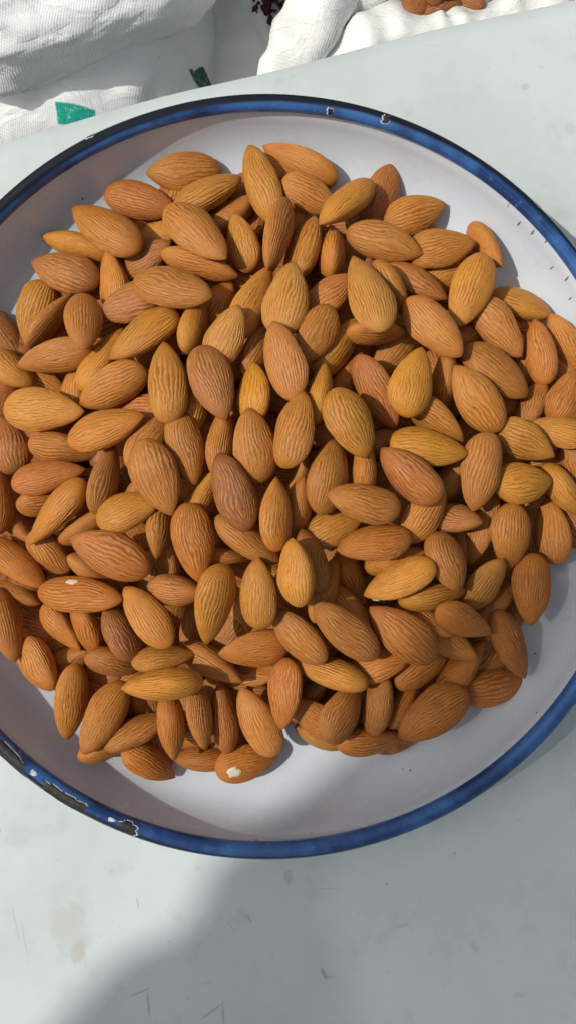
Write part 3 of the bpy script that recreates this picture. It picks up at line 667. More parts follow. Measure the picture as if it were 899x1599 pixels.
92.9 11.3 26.8 0.084 -0.015 0.184 0.979 20.7 11.8 8.1 y|golden almond lying level, at the heap edge toward three o'clock
96.8 22.6 23.8 0.815 0.176 0.032 0.55 20 14.2 9.8 o|orange almond lying upright, at the heap edge toward three o'clock
86.1 21 21.2 0.513 0.68 0.473 0.223 20.2 11.9 8.3 t|slim tan almond slanting up rightward, at the heap edge toward two o'clock
94.8 -7 22.8 0.705 -0.53 0.252 -0.398 20.6 13.8 9.7 y|slim golden almond slanting up leftward, at the heap edge toward three o'clock
100.1 1 16.9 0.484 0.649 -0.254 -0.53 20 14 8.9 t|slim tan almond lying upright, at the heap edge toward three o'clock
81.4 20.5 12.3 0.652 0.699 0.208 -0.208 22.1 13.7 8.6 t|slim tan almond lying level, well out toward two o'clock
28.8 -12.8 49.5 0.063 0.184 0.079 0.978 23.9 12.9 9.1 m|orange-tan almond lying level, close round the heart toward three o'clock
20.8 -19.7 41.6 0.961 -0.135 0.031 0.239 20 12.1 7.4 y|golden almond slanting up rightward, close round the heart toward four o'clock
32.3 -24.8 44.8 0.125 -0.087 -0.276 -0.949 23.4 13.2 8.4 o|orange almond lying level, close round the heart toward four o'clock
40 -35.7 41.8 0.183 0.121 -0.227 -0.949 23.3 12.9 7.8 y|golden almond slanting up rightward, half way out toward four o'clock
40.5 -29.3 33.2 0.73 -0.67 -0.097 0.086 21.7 14 8.9 m|slim orange-tan almond lying level, half way out toward four o'clock
54.8 -30.3 37.8 0.743 -0.335 0.129 -0.564 20 15.8 9.3 t|tan almond lying upright, half way out toward four o'clock
51.1 -40.5 33.9 0.638 -0.75 0.042 0.169 22.7 13.2 9.3 y|slim golden almond lying level, half way out toward four o'clock
29.6 -1.1 42.7 0.491 -0.511 -0.517 0.479 20 13.7 7.9 m|slim orange-tan almond lying upright, close round the heart toward three o'clock
37.4 7.1 33.1 0.776 -0.577 0.04 0.25 20 14 8.8 d|slim dull brown almond lying level, close round the heart toward two o'clock
27 -35.6 29 0.769 -0.37 0.426 -0.301 20.2 14.1 8.3 m|slim orange-tan almond slanting up leftward, close round the heart toward five o'clock
18.1 -38.4 41.2 0.336 -0.741 -0.403 0.42 22.1 11.2 7.4 t|slim tan almond lying upright, close round the heart toward five o'clock
9.2 -33.5 54.1 0.607 -0.283 -0.407 0.621 20 15.5 9.3 y|golden almond lying upright, close round the heart toward five o'clock
13.9 -29.9 46.9 0.55 0.198 0.342 0.736 20 11.4 7.8 d|dull brown almond lying upright, close round the heart toward five o'clock
24 -50.7 43.7 0.384 0.166 -0.233 0.878 28.6 13.2 9 k|pinkish-tan almond slanting up leftward, half way out toward five o'clock
25.5 -44.3 36 0.451 0.798 -0.375 -0.142 20 11.2 7.4 m|slim orange-tan almond slanting up leftward, half way out toward five o'clock
41.1 -51.9 38 0.341 0.038 -0.017 0.939 25.6 14.3 9 o|plump orange almond slanting up leftward, half way out toward five o'clock
60.3 -48.1 36.5 0.939 0.228 0.104 -0.236 20.6 11.2 7.4 o|orange almond lying level, well out toward four o'clock
68 -37 28.5 0.775 0.401 0.007 0.488 20.6 14.2 8.8 y|golden almond slanting up rightward, well out toward four o'clock
73.8 -41.8 20.3 0.813 -0.408 -0.201 0.363 20.6 11.2 7.4 d|slim dull brown almond slanting up rightward, well out toward four o'clock, middle of these
83.8 -38.7 25.3 0.662 -0.12 0.057 -0.738 23.2 14.8 9.7 o|orange almond lying upright, at the heap edge toward four o'clock
77.2 -56.5 22.9 0.81 -0.254 0.335 -0.409 26 13.7 9.9 o|orange almond slanting up leftward, at the heap edge toward four o'clock
73.1 -70 14.2 0.984 -0.125 0.091 0.09 22.9 13.8 9.1 r|reddish almond lying level, at the heap edge toward four o'clock
52.5 -77.7 24.1 0.269 -0.069 0.074 -0.958 26.4 15.7 9.4 o|plump orange almond slanting up rightward, at the heap edge toward five o'clock
34.3 -87.5 16 0.847 0.513 0.126 -0.058 24.8 14.5 9.2 o|slim orange almond lying level, at the heap edge toward five o'clock
23.4 -77 28.7 0.839 0.181 0.3 0.417 20 15.1 9 d|dull brown almond slanting up rightward, well out toward five o'clock
16.5 -79.8 23.6 0.34 0.051 -0.241 0.908 22.4 12.7 7.9 o|orange almond slanting up leftward, well out toward six o'clock
35.2 -74.4 23.6 0.676 -0.367 -0.381 0.514 20.9 13.6 8.6 d|dull brown almond lying upright, well out toward five o'clock
44.1 -74.7 17.3 0.643 0.569 0.456 0.234 20 14.2 7.9 o|slim orange almond slanting up rightward, well out toward five o'clock
50.1 -62.4 21.9 0.923 0.209 0.163 0.279 24 12.4 8 o|orange almond slanting up rightward, well out toward five o'clock
62.5 -63.3 19 0.789 -0.421 -0.371 0.25 22.3 15 10.5 o|orange almond slanting up rightward, at the heap edge toward four o'clock
35.4 -61.5 27.1 0.925 -0.328 -0.136 0.133 20.1 13.6 8.8 o|orange almond lying level, well out toward five o'clock
19.8 -64.1 30.3 0.201 -0.019 0.582 0.788 25 12.9 9.5 y|golden almond lying level, half way out toward five o'clock
57.2 -55.2 26.2 0.904 0.308 -0.23 -0.188 20 11.2 7.4 t|slim tan almond slanting up leftward, well out toward four o'clock
69.1 -55.6 12.5 0.807 -0.465 -0.362 0.03 20.2 12.6 8.4 d|slim dull brown almond slanting up rightward, well out toward four o'clock, lowest of these
49.6 -48.5 30.1 0.756 -0.549 -0.089 -0.345 20.6 14.6 8.9 t|tan almond slanting up leftward, well out toward four o'clock
79.1 -33.6 11.7 0.59 -0.639 -0.337 0.361 21 14.5 8.5 d|slim dull brown almond slanting up rightward, well out toward four o'clock, topmost of these
17.7 9.2 38.7 0.692 0.476 -0.519 -0.16 20.1 13.4 7.9 t|slim tan almond slanting up leftward, close round the heart toward two o'clock
-13 5.4 43.9 0.492 -0.545 -0.4 0.548 21.7 15 8.8 m|slim orange-tan almond lying upright, at the heap heart toward ten o'clock
-18.7 -10.3 37.5 0.571 0.634 0.235 0.466 20 13.6 8.7 y|slim golden almond slanting up rightward, at the heap heart toward eight o'clock
10 -4.5 32.6 0.704 -0.402 -0.532 0.244 20 15.3 9.1 m|slim orange-tan almond lying upright, at the heap heart toward three o'clock
-12.7 -29.1 33.4 0.69 -0.704 0.119 0.119 22.6 15.2 8.1 k|slim pinkish-tan almond lying level, close round the heart toward seven o'clock
-21.9 18.4 36.7 0.514 -0.564 -0.437 0.476 20 13.4 9 y|slim golden almond lying upright, close round the heart toward eleven o'clock
-81.7 -18.8 13.9 0.551 -0.72 0.037 -0.42 21 15 8.5 d|slim dull brown almond slanting up leftward, well out toward nine o'clock
-55.4 -18.1 27.7 0.682 -0.67 -0.283 0.083 22.9 13.4 7.9 t|slim tan almond slanting up rightward, half way out toward nine o'clock
-52.6 -33.2 25.9 0.729 -0.577 0.368 0.021 23 13 8 t|slim tan almond slanting up leftward, half way out toward eight o'clock
-37 -32.6 18.1 0.32 0.712 0.501 0.374 20 12.3 7.6 t|slim tan almond lying upright, half way out toward eight o'clock
-88.4 22.5 15.7 0.843 0.173 0.095 0.5 21.2 13.1 8.6 r|reddish almond slanting up rightward, at the heap edge toward ten o'clock
-74.3 -52.6 11.4 0.607 0.608 0.424 0.287 20.8 11.2 7.4 d|slim dull brown almond slanting up rightward, at the heap edge toward eight o'clock
13.2 -73.7 17.1 0.506 0.737 0.153 0.422 21.8 13.3 9.2 d|slim dull brown almond slanting up rightward, well out toward six o'clock
21.3 -28.5 22.8 0.647 -0.352 -0.309 0.602 20 11.8 7.9 d|slim dull brown almond lying upright, close round the heart toward five o'clock
76.5 -16 19.7 0.569 0.552 0.503 0.344 20 12.1 8 t|slim tan almond lying upright, well out toward three o'clock
17.5 -86.2 13 0.078 -0.311 -0.68 -0.66 20.6 14.9 8.6 y|slim golden almond lying level, well out toward six o'clock
65.6 43.5 17.8 0.802 0.536 0.193 0.178 20.2 13.3 8.5 t|slim tan almond slanting up rightward, well out toward two o'clock
25.8 27.5 30.1 0.509 -0.696 -0.424 0.276 20 13.5 8.4 r|slim reddish almond slanting up rightward, close round the heart toward one o'clock
"""
DEEP = """
40.3 -10.6 31.7 0.64 0.043 -0.009 0.767 23.6 13.8 8.8 t|almond sliver in a gap, close round the heart toward three o'clock, lowest of these
4.4 -39.5 26.2 0.422 0.029 -0.026 0.906 24.7 13.2 8.2 m|almond sliver in a gap, close round the heart toward six o'clock, middle of these
-6.5 -46 23.6 0.878 0.024 -0.017 -0.478 21.1 13.5 8.1 m|almond sliver in a gap, close round the heart toward six o'clock, lowest of these
65 9.6 18.5 0.395 0.027 -0.133 -0.909 21.1 14 9.4 r|almond sliver in a gap, half way out toward three o'clock
-10.7 -52.7 22.5 0.454 -0.015 0.059 -0.889 23.6 13.8 8.8 d|almond sliver in a gap, half way out toward six o'clock, inner one
-35.9 38.2 22.6 0.233 0.015 0.142 -0.962 21.1 12.7 8.1 o|almond sliver in a gap, half way out toward eleven o'clock, outer one
-40 17.2 26.9 0.013 0.147 0.1 -0.984 23.6 13.8 8.8 o|almond sliver in a gap, half way out toward ten o'clock, inner one
5.3 21.9 31.9 0.192 -0.011 0.151 0.97 23.4 13.8 8.6 d|almond sliver in a gap, close round the heart toward twelve o'clock
-82.2 0.8 12.8 0.342 0.019 0.034 -0.939 23.6 13.8 8.8 r|almond sliver in a gap, well out toward nine o'clock, middle of these
-6.6 63.5 18.7 0.149 -0.039 0.067 0.986 22.7 13.6 8.8 o|almond sliver in a gap, half way out toward twelve o'clock
-79.5 -52.6 11.2 0.073 -0.111 -0.016 0.991 23.6 13.8 8.8 t|almond sliver in a gap, at the heap edge toward eight o'clock
-18.9 5.7 29.8 0.67 0.055 -0.092 0.734 23.6 13.8 8.8 t|almond sliver in a gap, at the heap heart toward ten o'clock
-1.8 -10.7 37.2 0.908 0.143 -0.036 -0.393 23.6 13.8 8.8 r|almond sliver in a gap, at the heap heart toward seven o'clock
-31 -48.2 15.2 0.796 0.21 0.171 0.541 23 13 8.4 d|almond sliver in a gap, half way out toward seven o'clock, inner one
-47.6 -1 21.3 0.428 -0.098 0.297 0.848 23.4 12.7 8 d|almond sliver in a gap, half way out toward nine o'clock, middle of these
-39.4 -19.3 16.3 0.867 0.093 0.22 -0.437 22.9 13.5 8.9 r|almond sliver in a gap, close round the heart toward eight o'clock
-58 -67.4 9.6 0.066 0.173 0.018 -0.983 23.6 13.8 8.8 o|almond sliver in a gap, well out toward seven o'clock, first from top
4.4 -4.2 32.1 0.02 0.085 0.059 0.994 23.6 13.8 8.8 r|almond sliver in a gap, at the heap heart toward three o'clock
-17.2 -23.3 24.4 0.737 0.019 -0.024 -0.675 23.8 14.5 8.8 d|almond sliver in a gap, close round the heart toward seven o'clock
7.2 -60.4 22.3 0.995 -0.027 0.08 -0.06 23.6 13.8 8.8 d|almond sliver in a gap, half way out toward six o'clock, outer one
-6.3 83.4 9.8 0.79 -0.311 -0.208 0.486 21.9 14.1 8.5 r|almond sliver in a gap, well out toward twelve o'clock, upper one
27.1 73 13.3 0.151 0.115 0.097 0.977 23.6 13.8 8.8 d|almond sliver in a gap, well out toward one o'clock, outer one
97.9 34.2 14.1 0.393 -0.02 0.098 0.914 23.6 13.8 8.8 o|almond sliver in a gap, at the heap edge toward two o'clock, lower one
-17.8 -9.3 28.1 0.979 -0.085 -0.019 -0.184 21.7 13.6 8.8 t|almond sliver in a gap, at the heap heart toward eight o'clock
-25.4 -86.7 12.5 0.826 0.531 -0.152 0.114 23 13 8.4 d|almond sliver in a gap, at the heap edge toward seven o'clock, middle of these
27.3 46.1 23.7 0.9 0.041 0.139 -0.41 23.5 13 8.8 o|almond sliver in a gap, half way out toward one o'clock, middle of these
-56.8 -74.5 12.8 0.2 0.042 -0.047 0.978 23.6 13.8 8.8 o|almond sliver in a gap, at the heap edge toward seven o'clock, topmost of these
-18.2 -74.6 11 0.787 0.119 0.09 0.598 23 13 8.4 d|almond sliver in a gap, well out toward six o'clock, topmost of these
67.3 -27.7 14.7 0.037 -0.159 0.231 -0.959 23 14.5 8.6 m|almond sliver in a gap, well out toward four o'clock
73.5 -60.5 11.3 0.419 -0.059 0.052 -0.905 23.6 13.8 8.8 d|almond sliver in a gap, at the heap edge toward four o'clock, lowest of these
-60.4 -4.9 14.8 0.933 0.322 -0.036 0.156 25 13.8 8.7 o|almond sliver in a gap, half way out toward nine o'clock, lowest of these
41.5 9.7 23.1 0.487 0.036 0.25 -0.836 24.4 13.2 9.2 o|almond sliver in a gap, close round the heart toward two o'clock
-83.4 -7.4 9.8 0.922 0.199 -0.091 -0.319 23.6 13.8 8.8 t|almond sliver in a gap, well out toward nine o'clock, lowest of these
23.3 65 15 0.991 -0.054 -0.063 -0.101 23.9 14.5 8.3 m|almond sliver in a gap, half way out toward one o'clock, topmost of these
5.1 100.9 12.7 0.971 0.143 0.01 -0.193 23.6 13.8 8.8 o|almond sliver in a gap, at the heap edge toward twelve o'clock, upper one
100.8 -15.8 13.5 0.396 -0.061 -0.082 0.913 23.6 13.8 8.8 r|almond sliver in a gap, at the heap edge toward three o'clock, lowest of these
-78.1 -45.3 9.9 0.953 -0.011 0.039 -0.3 23 13 8.4 d|almond sliver in a gap, well out toward eight o'clock, upper one
87.3 -17.9 11.4 0.689 -0.187 -0.138 0.687 23.6 13.8 8.8 d|almond sliver in a gap, well out toward three o'clock, outer one
-39.5 9.7 26 0.214 -0.115 0.17 -0.955 23.4 12.7 8.5 o|almond sliver in a gap, close round the heart toward ten o'clock
61.5 -22 19.6 0.749 -0.222 0.066 0.621 23.6 13.8 8.8 o|almond sliver in a gap, half way out toward four o'clock, topmost of these
28.9 34.7 22.3 0.653 0.205 0.102 0.722 24.5 12.7 9.2 r|almond sliver in a gap, half way out toward one o'clock, lowest of these
55.1 -69.9 9.7 0.398 -0.084 0 0.914 23.6 13.8 8.8 t|almond sliver in a gap, well out toward five o'clock, middle of these
-53.1 48.3 16.7 0.976 0.038 0.021 0.211 23.6 13.8 8.8 d|almond sliver in a gap, well out toward ten o'clock, inner one
-24.6 -74.7 10.2 0.723 0.109 0.102 0.674 23 13 8.4 d|almond sliver in a gap, well out toward seven o'clock, third from top
95.1 3.8 12.8 0.953 -0.261 0.07 0.136 23.6 13.8 8.8 d|almond sliver in a gap, at the heap edge toward three o'clock, topmost of these
30.9 87.5 10.4 0.957 -0.171 -0.005 0.236 23.6 13.8 8.8 t|almond sliver in a gap, at the heap edge toward one o'clock
22.3 -68.9 10.9 0.594 -0.057 -0.008 -0.802 21.1 14 9.3 d|almond sliver in a gap, well out toward five o'clock, topmost of these
35.5 -4.6 31.4 0.21 0.056 0.288 -0.933 23.6 13.8 8.8 d|almond sliver in a gap, close round the heart toward three o'clock, middle of these
81 -46.3 9.4 0.811 -0.047 -0.118 0.571 17 9.9 6.3 d|almond sliver in a gap, at the heap edge toward four o'clock, middle of these
-65.6 -24.5 12 0.551 0.001 0.029 -0.834 24.8 13.6 8.4 t|almond sliver in a gap, half way out toward eight o'clock, middle of these
14.7 33 29.3 0.266 -0.047 0.4 -0.876 22.1 13.4 9.4 o|almond sliver in a gap, close round the heart toward one o'clock
37.1 -71.1 10.4 0.421 -0.131 0.305 -0.844 22.6 14 8.4 d|almond sliver in a gap, well out toward five o'clock, lowest of these
19.2 -52.9 20.3 0.909 -0.084 -0.097 0.398 23.9 13.5 8.1 t|almond sliver in a gap, half way out toward five o'clock, lower one
90.3 -10.2 12 0.165 0.093 0.013 -0.982 23.6 13.8 8.8 d|almond sliver in a gap, at the heap edge toward three o'clock, middle of these
-9 97.5 10.1 0.778 -0.06 0.054 0.623 17 9.9 6.3 r|almond sliver in a gap, at the heap edge toward twelve o'clock, lower one
-47.6 -42 13.9 0.982 0.098 0.143 0.078 23 13 8.4 d|almond sliver in a gap, half way out toward eight o'clock, lowest of these
-68.3 13.4 15 0.901 0.258 0.138 0.32 23.6 13.8 8.8 o|almond sliver in a gap, half way out toward nine o'clock, topmost of these
49.1 50 17.1 0.918 -0.077 0.015 -0.389 22.8 14.4 9 t|almond sliver in a gap, well out toward one o'clock, inner one
-36.9 -57.2 14.2 0.984 0.149 0.015 0.099 23 13 8.4 d|almond sliver in a gap, half way out toward seven o'clock, outer one
3 8.6 25.9 0.773 -0.013 0.095 -0.627 24.8 13.4 9 o|almond sliver in a gap, at the heap heart toward one o'clock
-69.4 46.7 12.8 0.997 0.004 -0.057 -0.045 23.6 13.8 8.8 r|almond sliver in a gap, well out toward ten o'clock, outer one
-31.6 94.4 12.1 0.746 -0.103 -0.026 0.657 23.6 13.8 8.8 d|almond sliver in a gap, at the heap edge toward eleven o'clock, upper one
-44.3 85 10.9 0.757 0.132 0.075 0.635 23.6 13.8 8.8 r|almond sliver in a gap, at the heap edge toward eleven o'clock, lower one
-21.6 41.4 18.7 0.885 -0.168 -0.047 -0.432 23.7 14.2 8 r|almond sliver in a gap, half way out toward eleven o'clock, inner one
-8.8 -76.5 10.9 0.128 0.022 -0.048 -0.99 22.5 14.2 8.8 m|almond sliver in a gap, well out toward six o'clock, middle of these
-78.9 11.9 13.5 0.35 -0.048 0.033 -0.935 23.6 13.8 8.8 o|almond sliver in a gap, well out toward nine o'clock, topmost of these
33.3 -48.3 19.7 0.988 -0.115 0.102 0.019 21.9 14.2 9.4 r|almond sliver in a gap, half way out toward five o'clock, upper one
-8.8 -88.2 10.1 0.515 -0.019 0.089 -0.853 23.6 13.8 8.8 r|almond sliver in a gap, well out toward six o'clock, lowest of these
29 -0.5 28.3 0.833 -0.205 0.011 0.513 21.4 13.8 8.3 r|almond sliver in a gap, close round the heart toward three o'clock, topmost of these
81.9 3.3 11.5 0.738 -0.185 -0.01 -0.648 22.5 13.9 9 t|almond sliver in a gap, well out toward three o'clock, inner one
-5.4 -30.2 23.3 0.089 0.047 0.08 -0.992 23.8 13.8 9.1 r|almond sliver in a gap, close round the heart toward six o'clock, topmost of these
-47.4 -69 9.9 0.913 -0.096 -0.028 0.396 23.6 13.8 8.8 o|almond sliver in a gap, well out toward seven o'clock, second from top
37.9 -30.1 23.1 0.088 0.136 -0.127 -0.979 24.7 14.2 8.7 d|almond sliver in a gap, half way out toward four o'clock, lowest of these
-66.4 -57.4 11.6 0.737 0.55 0.087 0.383 23 13 8.4 d|almond sliver in a gap, well out toward eight o'clock, lower one
13.6 -15.7 27.7 0.762 -0.247 -0.202 0.564 24.3 14 8.2 r|almond sliver in a gap, at the heap heart toward four o'clock
-59.2 23.9 11.8 0.58 0.084 -0.363 -0.724 22.9 12.9 8.3 d|almond sliver in a gap, half way out toward ten o'clock, outer one
21 83.1 9.7 0.05 0.128 0.092 -0.986 23.2 13.2 8.5 t|almond sliver in a gap, well out toward twelve o'clock, lower one
-36.3 -88.8 11.5 0.802 0.063 0.112 -0.583 23.6 13.8 8.8 d|almond sliver in a gap, at the heap edge toward seven o'clock, lowest of these
-38.6 -76 12.7 0.666 0.199 -0.332 0.637 23 13 8.4 d|almond sliver in a gap, well out toward seven o'clock, fourth from top
86.2 49.5 12.3 0.945 0.052 0.008 -0.323 23.6 13.8 8.8 r|almond sliver in a gap, at the heap edge toward two o'clock, upper one
-51 62.2 10 0.357 -0.079 0.014 -0.931 23.1 14.4 9.1 d|almond sliver in a gap, well out toward eleven o'clock
-52.8 -19.1 18.6 0.949 -0.083 -0.037 -0.302 21 13.4 9.1 d|almond sliver in a gap, half way out toward eight o'clock, topmost of these
88.4 -25.9 10.3 0.97 -0.071 -0.003 0.231 23.6 13.8 8.8 r|almond sliver in a gap, at the heap edge toward four o'clock, topmost of these
46.2 -23.5 25.2 0.719 -0.018 0.193 -0.667 23.6 13.8 8.8 d|almond sliver in a gap, half way out toward four o'clock, middle of these
54.8 38.4 16.6 0.491 0.031 0.216 0.844 23.6 13.8 8.8 r|almond sliver in a gap, half way out toward two o'clock
"""
LOW = """
-26.9 -12.1 26 0.129 -0.032 -0.076 -0.988 23.6 13.8 8.8 r
64.9 -3 18.6 0.947 0.186 -0.021 0.26 24 14.4 9.1 r
-60.6 62.9 9 0.126 0.04 -0.142 -0.981 23.6 13.8 8.8 o
-33.7 31.6 16.8 0.951 0.018 0.06 0.304 22.1 13.5 8.1 r
30.8 -83.1 11 0.317 0.032 0.015 -0.948 23.6 13.8 8.8 r
53.7 16.8 20.4 0.386 -0.031 -0.053 -0.92 24.1 13.1 9.5 m
28.5 13.5 25.7 0.031 -0.11 -0.3 0.947 22.4 12.9 8.9 o
0.1 70.8 8.2 0.769 -0.177 -0.004 -0.614 22.3 12.8 8.7 t
-6.2 9.5 33.4 0.786 0.164 -0.074 0.591 24.4 12.7 9 t
-73.6 -35.7 10 0.944 0.149 -0.189 0.224 23 13 8.4 d
75.3 12.7 14 0.202 -0.061 -0.051 0.976 23.6 13.8 8.8 d
-44.1 -74.6 13.4 0.868 0.255 0.426 0.027 23 13 8.4 d
7 63.4 18.6 0.765 -0.06 -0.009 0.641 23 13.9 9.2 o
5.8 49.2 24.9 0.698 0.149 0.02 0.7 24.9 13.4 8.7 o
18.3 -45.2 15.3 0.936 -0.098 0.043 0.334 23.3 13.9 9.1 m
-18.7 62.1 18.2 0.911 -0.089 -0.037 0.401 23.6 13.8 8.8 o
16.8 72.7 11.7 0.592 0.02 0.244 0.768 23.6 13.8 8.8 o
63.9 39.4 9.6 0.79 -0.085 -0.019 0.607 23.1 13 8.2 r
13.5 -0.4 24 0.907 -0.145 -0.239 0.316 23.9 14.1 8.1 t
-89 -20.3 10 0.496 -0.045 0.144 0.855 23.6 13.8 8.8 o
-11.2 16.3 32.1 0.873 0.154 -0.062 -0.458 23.6 13.8 8.8 o
30.8 -14.9 29.2 0.399 0.026 -0.119 0.909 22.9 12.6 8.7 m
-80.9 43.6 9.9 0.877 0.01 0.166 0.45 23.6 13.8 8.8 t
-79.4 -35.7 13.5 0.766 0.221 -0.353 0.49 23 13 8.4 d
-28.8 -61.7 12.9 0.778 -0.048 0.042 0.625 21.1 13.4 8.3 t
-59.2 70.6 9.9 0.035 0.123 0.137 0.982 23.6 13.8 8.8 t
-19.5 89.7 10.6 0.963 -0.231 0.088 0.111 23.6 13.8 8.8 o
-22.4 43.1 16.5 0.357 -0.019 0.041 0.933 24.2 14.3 8.9 r
41.7 35.9 19.9 0.994 -0.076 -0.003 0.083 23 12.8 9.3 m
-80.3 -25.9 8.7 0.621 0.022 0.103 -0.777 23.6 13.8 8.8 t
-51.8 7.1 20.3 0.629 -0.043 0.04 0.775 23.6 13.8 8.8 d
62.9 58.8 10.3 0.998 0.003 -0.065 -0.006 23 14.1 8.4 d
-62.6 -8.3 8.8 0.056 0.014 0.16 0.985 22.2 13.8 8.5 o
-66 -47.5 11.1 0.958 0.127 -0.096 -0.24 23.6 13.8 8.8 t
68.5 23.7 10.6 0.942 0.116 0.104 0.299 24.8 13.5 8.2 o
32.8 -55.6 9.1 0.924 0.117 0.122 0.342 23.2 13.8 8.2 r
69.2 74.4 13 0.872 0.131 0.259 0.395 23.6 13.8 8.8 o
-68.4 -68.2 10.3 0.016 -0.01 -0.108 0.994 17 9.9 6.3 t
46.1 -45.3 9.6 0.616 0.084 -0.139 -0.771 24.7 13.3 8.9 d
-46.9 31.6 19.8 0.538 -0.358 -0.252 0.72 23.3 12.9 8.7 r
51.1 -17.6 21.9 0.878 0.079 0.153 -0.447 23.1 14.1 8.2 t
38.2 23.1 25.3 0.897 -0.084 -0.074 -0.428 23 13.5 8.6 m
12.3 11.8 28.7 0.035 0.039 -0.005 -0.999 22.6 13.6 8.4 t
88.9 31.1 10.7 0.681 0.096 0.119 0.716 23.6 13.8 8.8 d
-70.1 33.1 9.3 0.356 0.032 -0.083 0.93 23.6 13.8 8.8 t
-70.7 61.6 10.4 0.738 -0.041 -0.184 0.648 23.6 13.8 8.8 r
-6.1 40.4 21.7 0.846 0.108 -0.093 0.513 24.6 14.2 8 m
-88.5 -33.6 10.9 0.713 0.095 -0.117 -0.684 23.6 13.8 8.8 d
-28.3 71.5 11.4 0.914 -0.16 -0.164 -0.336 24.7 13.3 8.5 m
36.8 61.6 16.3 0.659 0.045 -0.07 0.748 24.3 13.6 8.7 o
-31.9 58.4 9.2 0.725 -0.097 0.13 0.669 22.9 12.9 8 r
41.9 69.8 16.1 0.456 -0.216 -0.115 0.856 23.6 13.8 8.8 d
42.1 -83.9 10.9 0.957 -0.198 -0.112 0.183 23.6 13.8 8.8 t
-16.3 -89 10.1 0.151 0.003 -0.069 0.986 23.6 13.8 8.8 d
-24.6 -36.2 15.1 0.938 -0.097 -0.061 -0.326 21.2 12.8 9.4 r
94.5 29.4 12.2 0.937 -0.02 -0.059 -0.343 23.6 13.8 8.8 d
6.4 93.8 10.4 0.421 -0.048 0.102 -0.9 23.6 13.8 8.8 d
-26.2 57.2 16.5 0.414 0.262 0.137 0.861 21.8 12.7 9.1 m
71.9 -13.7 11.8 0.785 -0.061 -0.08 0.611 21.6 13.7 8.2 d
11.8 -68.6 13.8 0.709 0.137 0.053 -0.689 23.6 13.8 8.8 o
-75.9 1.8 11.5 0.594 0.073 -0.316 -0.736 21.6 13.2 9 r
-0.5 -17 29.9 0.914 -0.131 0.17 0.343 21.3 13.3 8.2 r
-62.7 8.5 14.6 0.946 0.118 0.083 0.291 21.7 14.1 8.2 m
-62.9 8.7 9.2 0.792 0.22 -0.287 -0.493 24.5 14 9.3 m
92.5 20.1 10.9 0.349 0.088 -0.131 0.924 23.6 13.8 8.8 t
-40.9 -22.4 13.5 0.842 0.083 0.078 -0.527 21.1 12.6 8.4 t
-40.9 -42.4 12.1 0.874 -0.259 0.131 -0.39 23 13.4 8.4 o
-82.6 30 10.6 0.949 0.231 0.179 0.122 23 13 8.4 d
-48.9 74 9.2 0.881 0.075 0.028 -0.466 23.6 13.8 8.8 d
-51.7 -53.7 7.9 0.95 0.015 0.036 -0.31 22.5 13.1 9.4 d
-40.9 51.9 17.1 0.942 -0.02 -0.253 -0.221 23.4 13.7 8.7 r
5.6 -53.9 20.7 0.318 -0.012 0.234 -0.919 22 12.9 8.3 t
83.4 -9.2 10.5 0.738 -0.074 -0.047 -0.669 21.3 13 8 t
4.5 -21.2 23.4 0.204 -0.045 0.307 -0.929 23.3 14.5 8.9 o
53.4 -32.3 18.9 0.874 0.025 -0.014 -0.486 21.3 12.8 8.7 r
-47.7 -8.1 21.6 0.701 0.033 0.023 0.711 23.6 13.8 8.8 r
69.5 47.3 13.5 0.734 0.323 0.271 -0.533 24.5 14 9.5 r
48.8 69.4 10.8 0.74 0.24 0.139 0.613 22.8 13 8.5 t
-30.4 -30.6 14.5 0.893 0.147 -0.379 0.193 22.7 14.4 9.2 r
20.3 35.5 20.1 0.426 0.096 0.346 0.83 22.8 13.4 8 d
-45.4 -81 10.6 0.737 -0.171 0.254 -0.602 23.6 13.8 8.8 r
-62.2 52.1 10.4 0.778 -0.054 0.051 -0.624 24.3 12.7 8.5 r
-25.8 24.4 27.9 0.402 -0.063 -0.065 0.911 21.4 12.7 9 o
60.6 -11.2 11.8 0.772 -0.158 -0.06 0.613 22.8 13.6 8.2 d
50.2 80.4 12.6 0.538 0.165 -0.07 0.824 23.6 13.8 8.8 r
61.6 4.8 12.1 0.727 0.097 -0.101 -0.672 23.5 13.2 8.6 t
-56.7 -31.5 8 0.14 -0.051 0.126 0.981 22.3 14.3 8.4 d
11.9 22.4 23.9 0.057 0.04 0.195 -0.978 22.2 12.9 8.9 o
-11.9 26.2 21.6 0.922 -0.328 0.008 -0.204 24.2 13.4 9.4 o
-60.9 -41.9 11.8 0.958 -0.076 -0.05 -0.273 21.1 13.3 8.9 m
70.1 -42.9 11.4 0.159 0.324 0.043 0.932 23.1 14.2 9.2 t
-8.5 -37.9 18.2 0.179 -0.149 -0.273 -0.933 22.8 13.9 8.4 m
-15.1 74.2 11.8 0.165 -0.003 -0.121 -0.979 23.3 14.1 8.5 d
-20.6 -54.4 10.7 0.903 -0.12 -0.056 0.408 24.5 13.6 8 m
"""
placed = []
for i, row in enumerate(ALMONDS.strip().splitlines()):
    data, label = row.split('|'); t = data.split()
    o = place_almond(i, *(float(a) for a in t[:10]), t[10])
    if 'broken' in label: o.data = BROKEN[i % 2]
    tag(o, label, 'almond', 'almonds heaped in the enamel bowl'); placed.append(o)
for i, row in enumerate(DEEP.strip().splitlines()):
    data, label = row.split('|'); t = data.split(); o = place_almond(i+500, *(float(a) for a in t[:10]), t[10])
    tag(o, label, 'almond', 'almonds deep in the gaps of the heap')

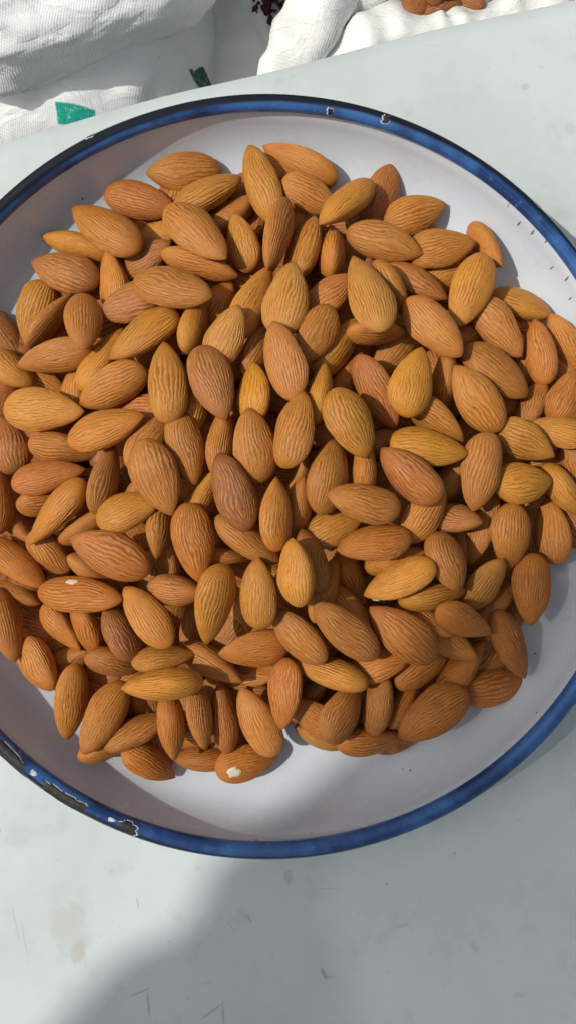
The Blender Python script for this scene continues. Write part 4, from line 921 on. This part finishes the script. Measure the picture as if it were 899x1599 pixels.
# the rest of the heap underneath, too hidden to tell apart: one mass
base_me = almond_mesh(991, 48, 24)
bv = np.array([v.co[:] for v in base_me.vertices]); bf = [tuple(p.vertices) for p in base_me.polygons]
lv, lf = [], []
for row in LOW.strip().splitlines():
    t = [float(a) for a in row.split()[:10]]; q = Quaternion(t[3:7]).to_matrix()
    k = len(lv)
    for v in bv*np.array(t[7:10]): lv.append((Vector(t[:3])+q @ Vector(v))*MM)
    lf += [tuple(k+i for i in f) for f in bf]
low = mesh_obj('heap_of_almonds', lv, lf, mat_plain('almond skins underneath', (168, 104, 52), 0.6, 0.35, 500))
tag(low, 'lowest almonds of the heap, hardly seen between those on top', 'almonds', kind='stuff')

# almonds in the open sack behind the table
SACK_ALMONDS = [
    (71.0, 251.2, -119.0, 0.9, 25, 'dark brown almond in the open sack, nearest the creased fold'),
    (82.6, 248.5, -120.0, 0.25, 26, 'dark brown almond in the open sack, nearest the table edge'),
    (94.0, 253.9, -119.0, -0.6, 25, 'dark brown almond in the open sack, furthest right in view'),
    (75.8, 257.1, -113.0, 2.1, 24, 'dark brown almond behind the others in the open sack, leftward'),
    (87.7, 260.4, -114.0, 1.1, 25, 'dark brown almond behind the others in the open sack, middle'),
    (101.5, 263.2, -119.0, 0.2, 25, 'dark brown almond behind the others in the open sack, rightward'),
]
for i, (x, y, z, yaw, L, label) in enumerate(SACK_ALMONDS):
    q = Quaternion((0, 0, 1), yaw) @ Quaternion((0, 1, 0), rnd.uniform(-.3, .3)) @ Quaternion((1, 0, 0), rnd.uniform(-.6, .6))
    o = place_almond(i+800, x, y, z, q.w, q.x, q.y, q.z, L, 14.5, 9.5, 'PQ'[i % 2])
    tag(o, label, 'almond', 'almonds in the open sack')

# white flesh showing where the skin is chipped
def chip(o, lx, ly, sx, sy, seed):
    hit, loc, nor, _ = o.ray_cast(Vector((lx, ly, 2)) if (o.matrix_basis.to_3x3() @ Vector((0, 0, 1))).z > 0 else Vector((lx, ly, -2)), Vector((0, 0, -1)) if (o.matrix_basis.to_3x3() @ Vector((0, 0, 1))).z > 0 else Vector((0, 0, 1)))
    if not hit: return
    verts = []; faces = []; n = 18; sgn = 1 if loc.z > 0 else -1
    for k, (rr, up) in enumerate(((1.0, -0.03), (0.88, 0.008), (0.45, 0.010))):
        for i in range(n):
            t = 2*math.pi*i/n; r = rr*(1+0.55*noise.noise(Vector((math.cos(t)*1.7, math.sin(t)*1.7, seed)))+0.3*noise.noise(Vector((math.cos(t)*5, math.sin(t)*5, seed))))
            px, py = lx+sx*r*math.cos(t), ly+sy*r*math.sin(t)
            h2, l2, _, _ = o.ray_cast(Vector((px, py, 2*sgn)), Vector((0, 0, -sgn)))
            verts.append((px, py, (l2.z if h2 else loc.z)+sgn*up))
    for k in range(2):
        for i in range(n):
            a = k*n+i; b = k*n+(i+1) % n
            faces.append((a, b, b+n, a+n))
    faces.append(tuple(2*n+i for i in range(n)))
    mesh_obj('bare_flesh', verts, faces, M_FLESH, o)
bpy.context.view_layer.update()
chip(placed[44], -0.05, 0.16, 0.075, 0.085, 1.0)
chip(placed[68], -0.27, -0.02, 0.11, 0.17, 4.0)
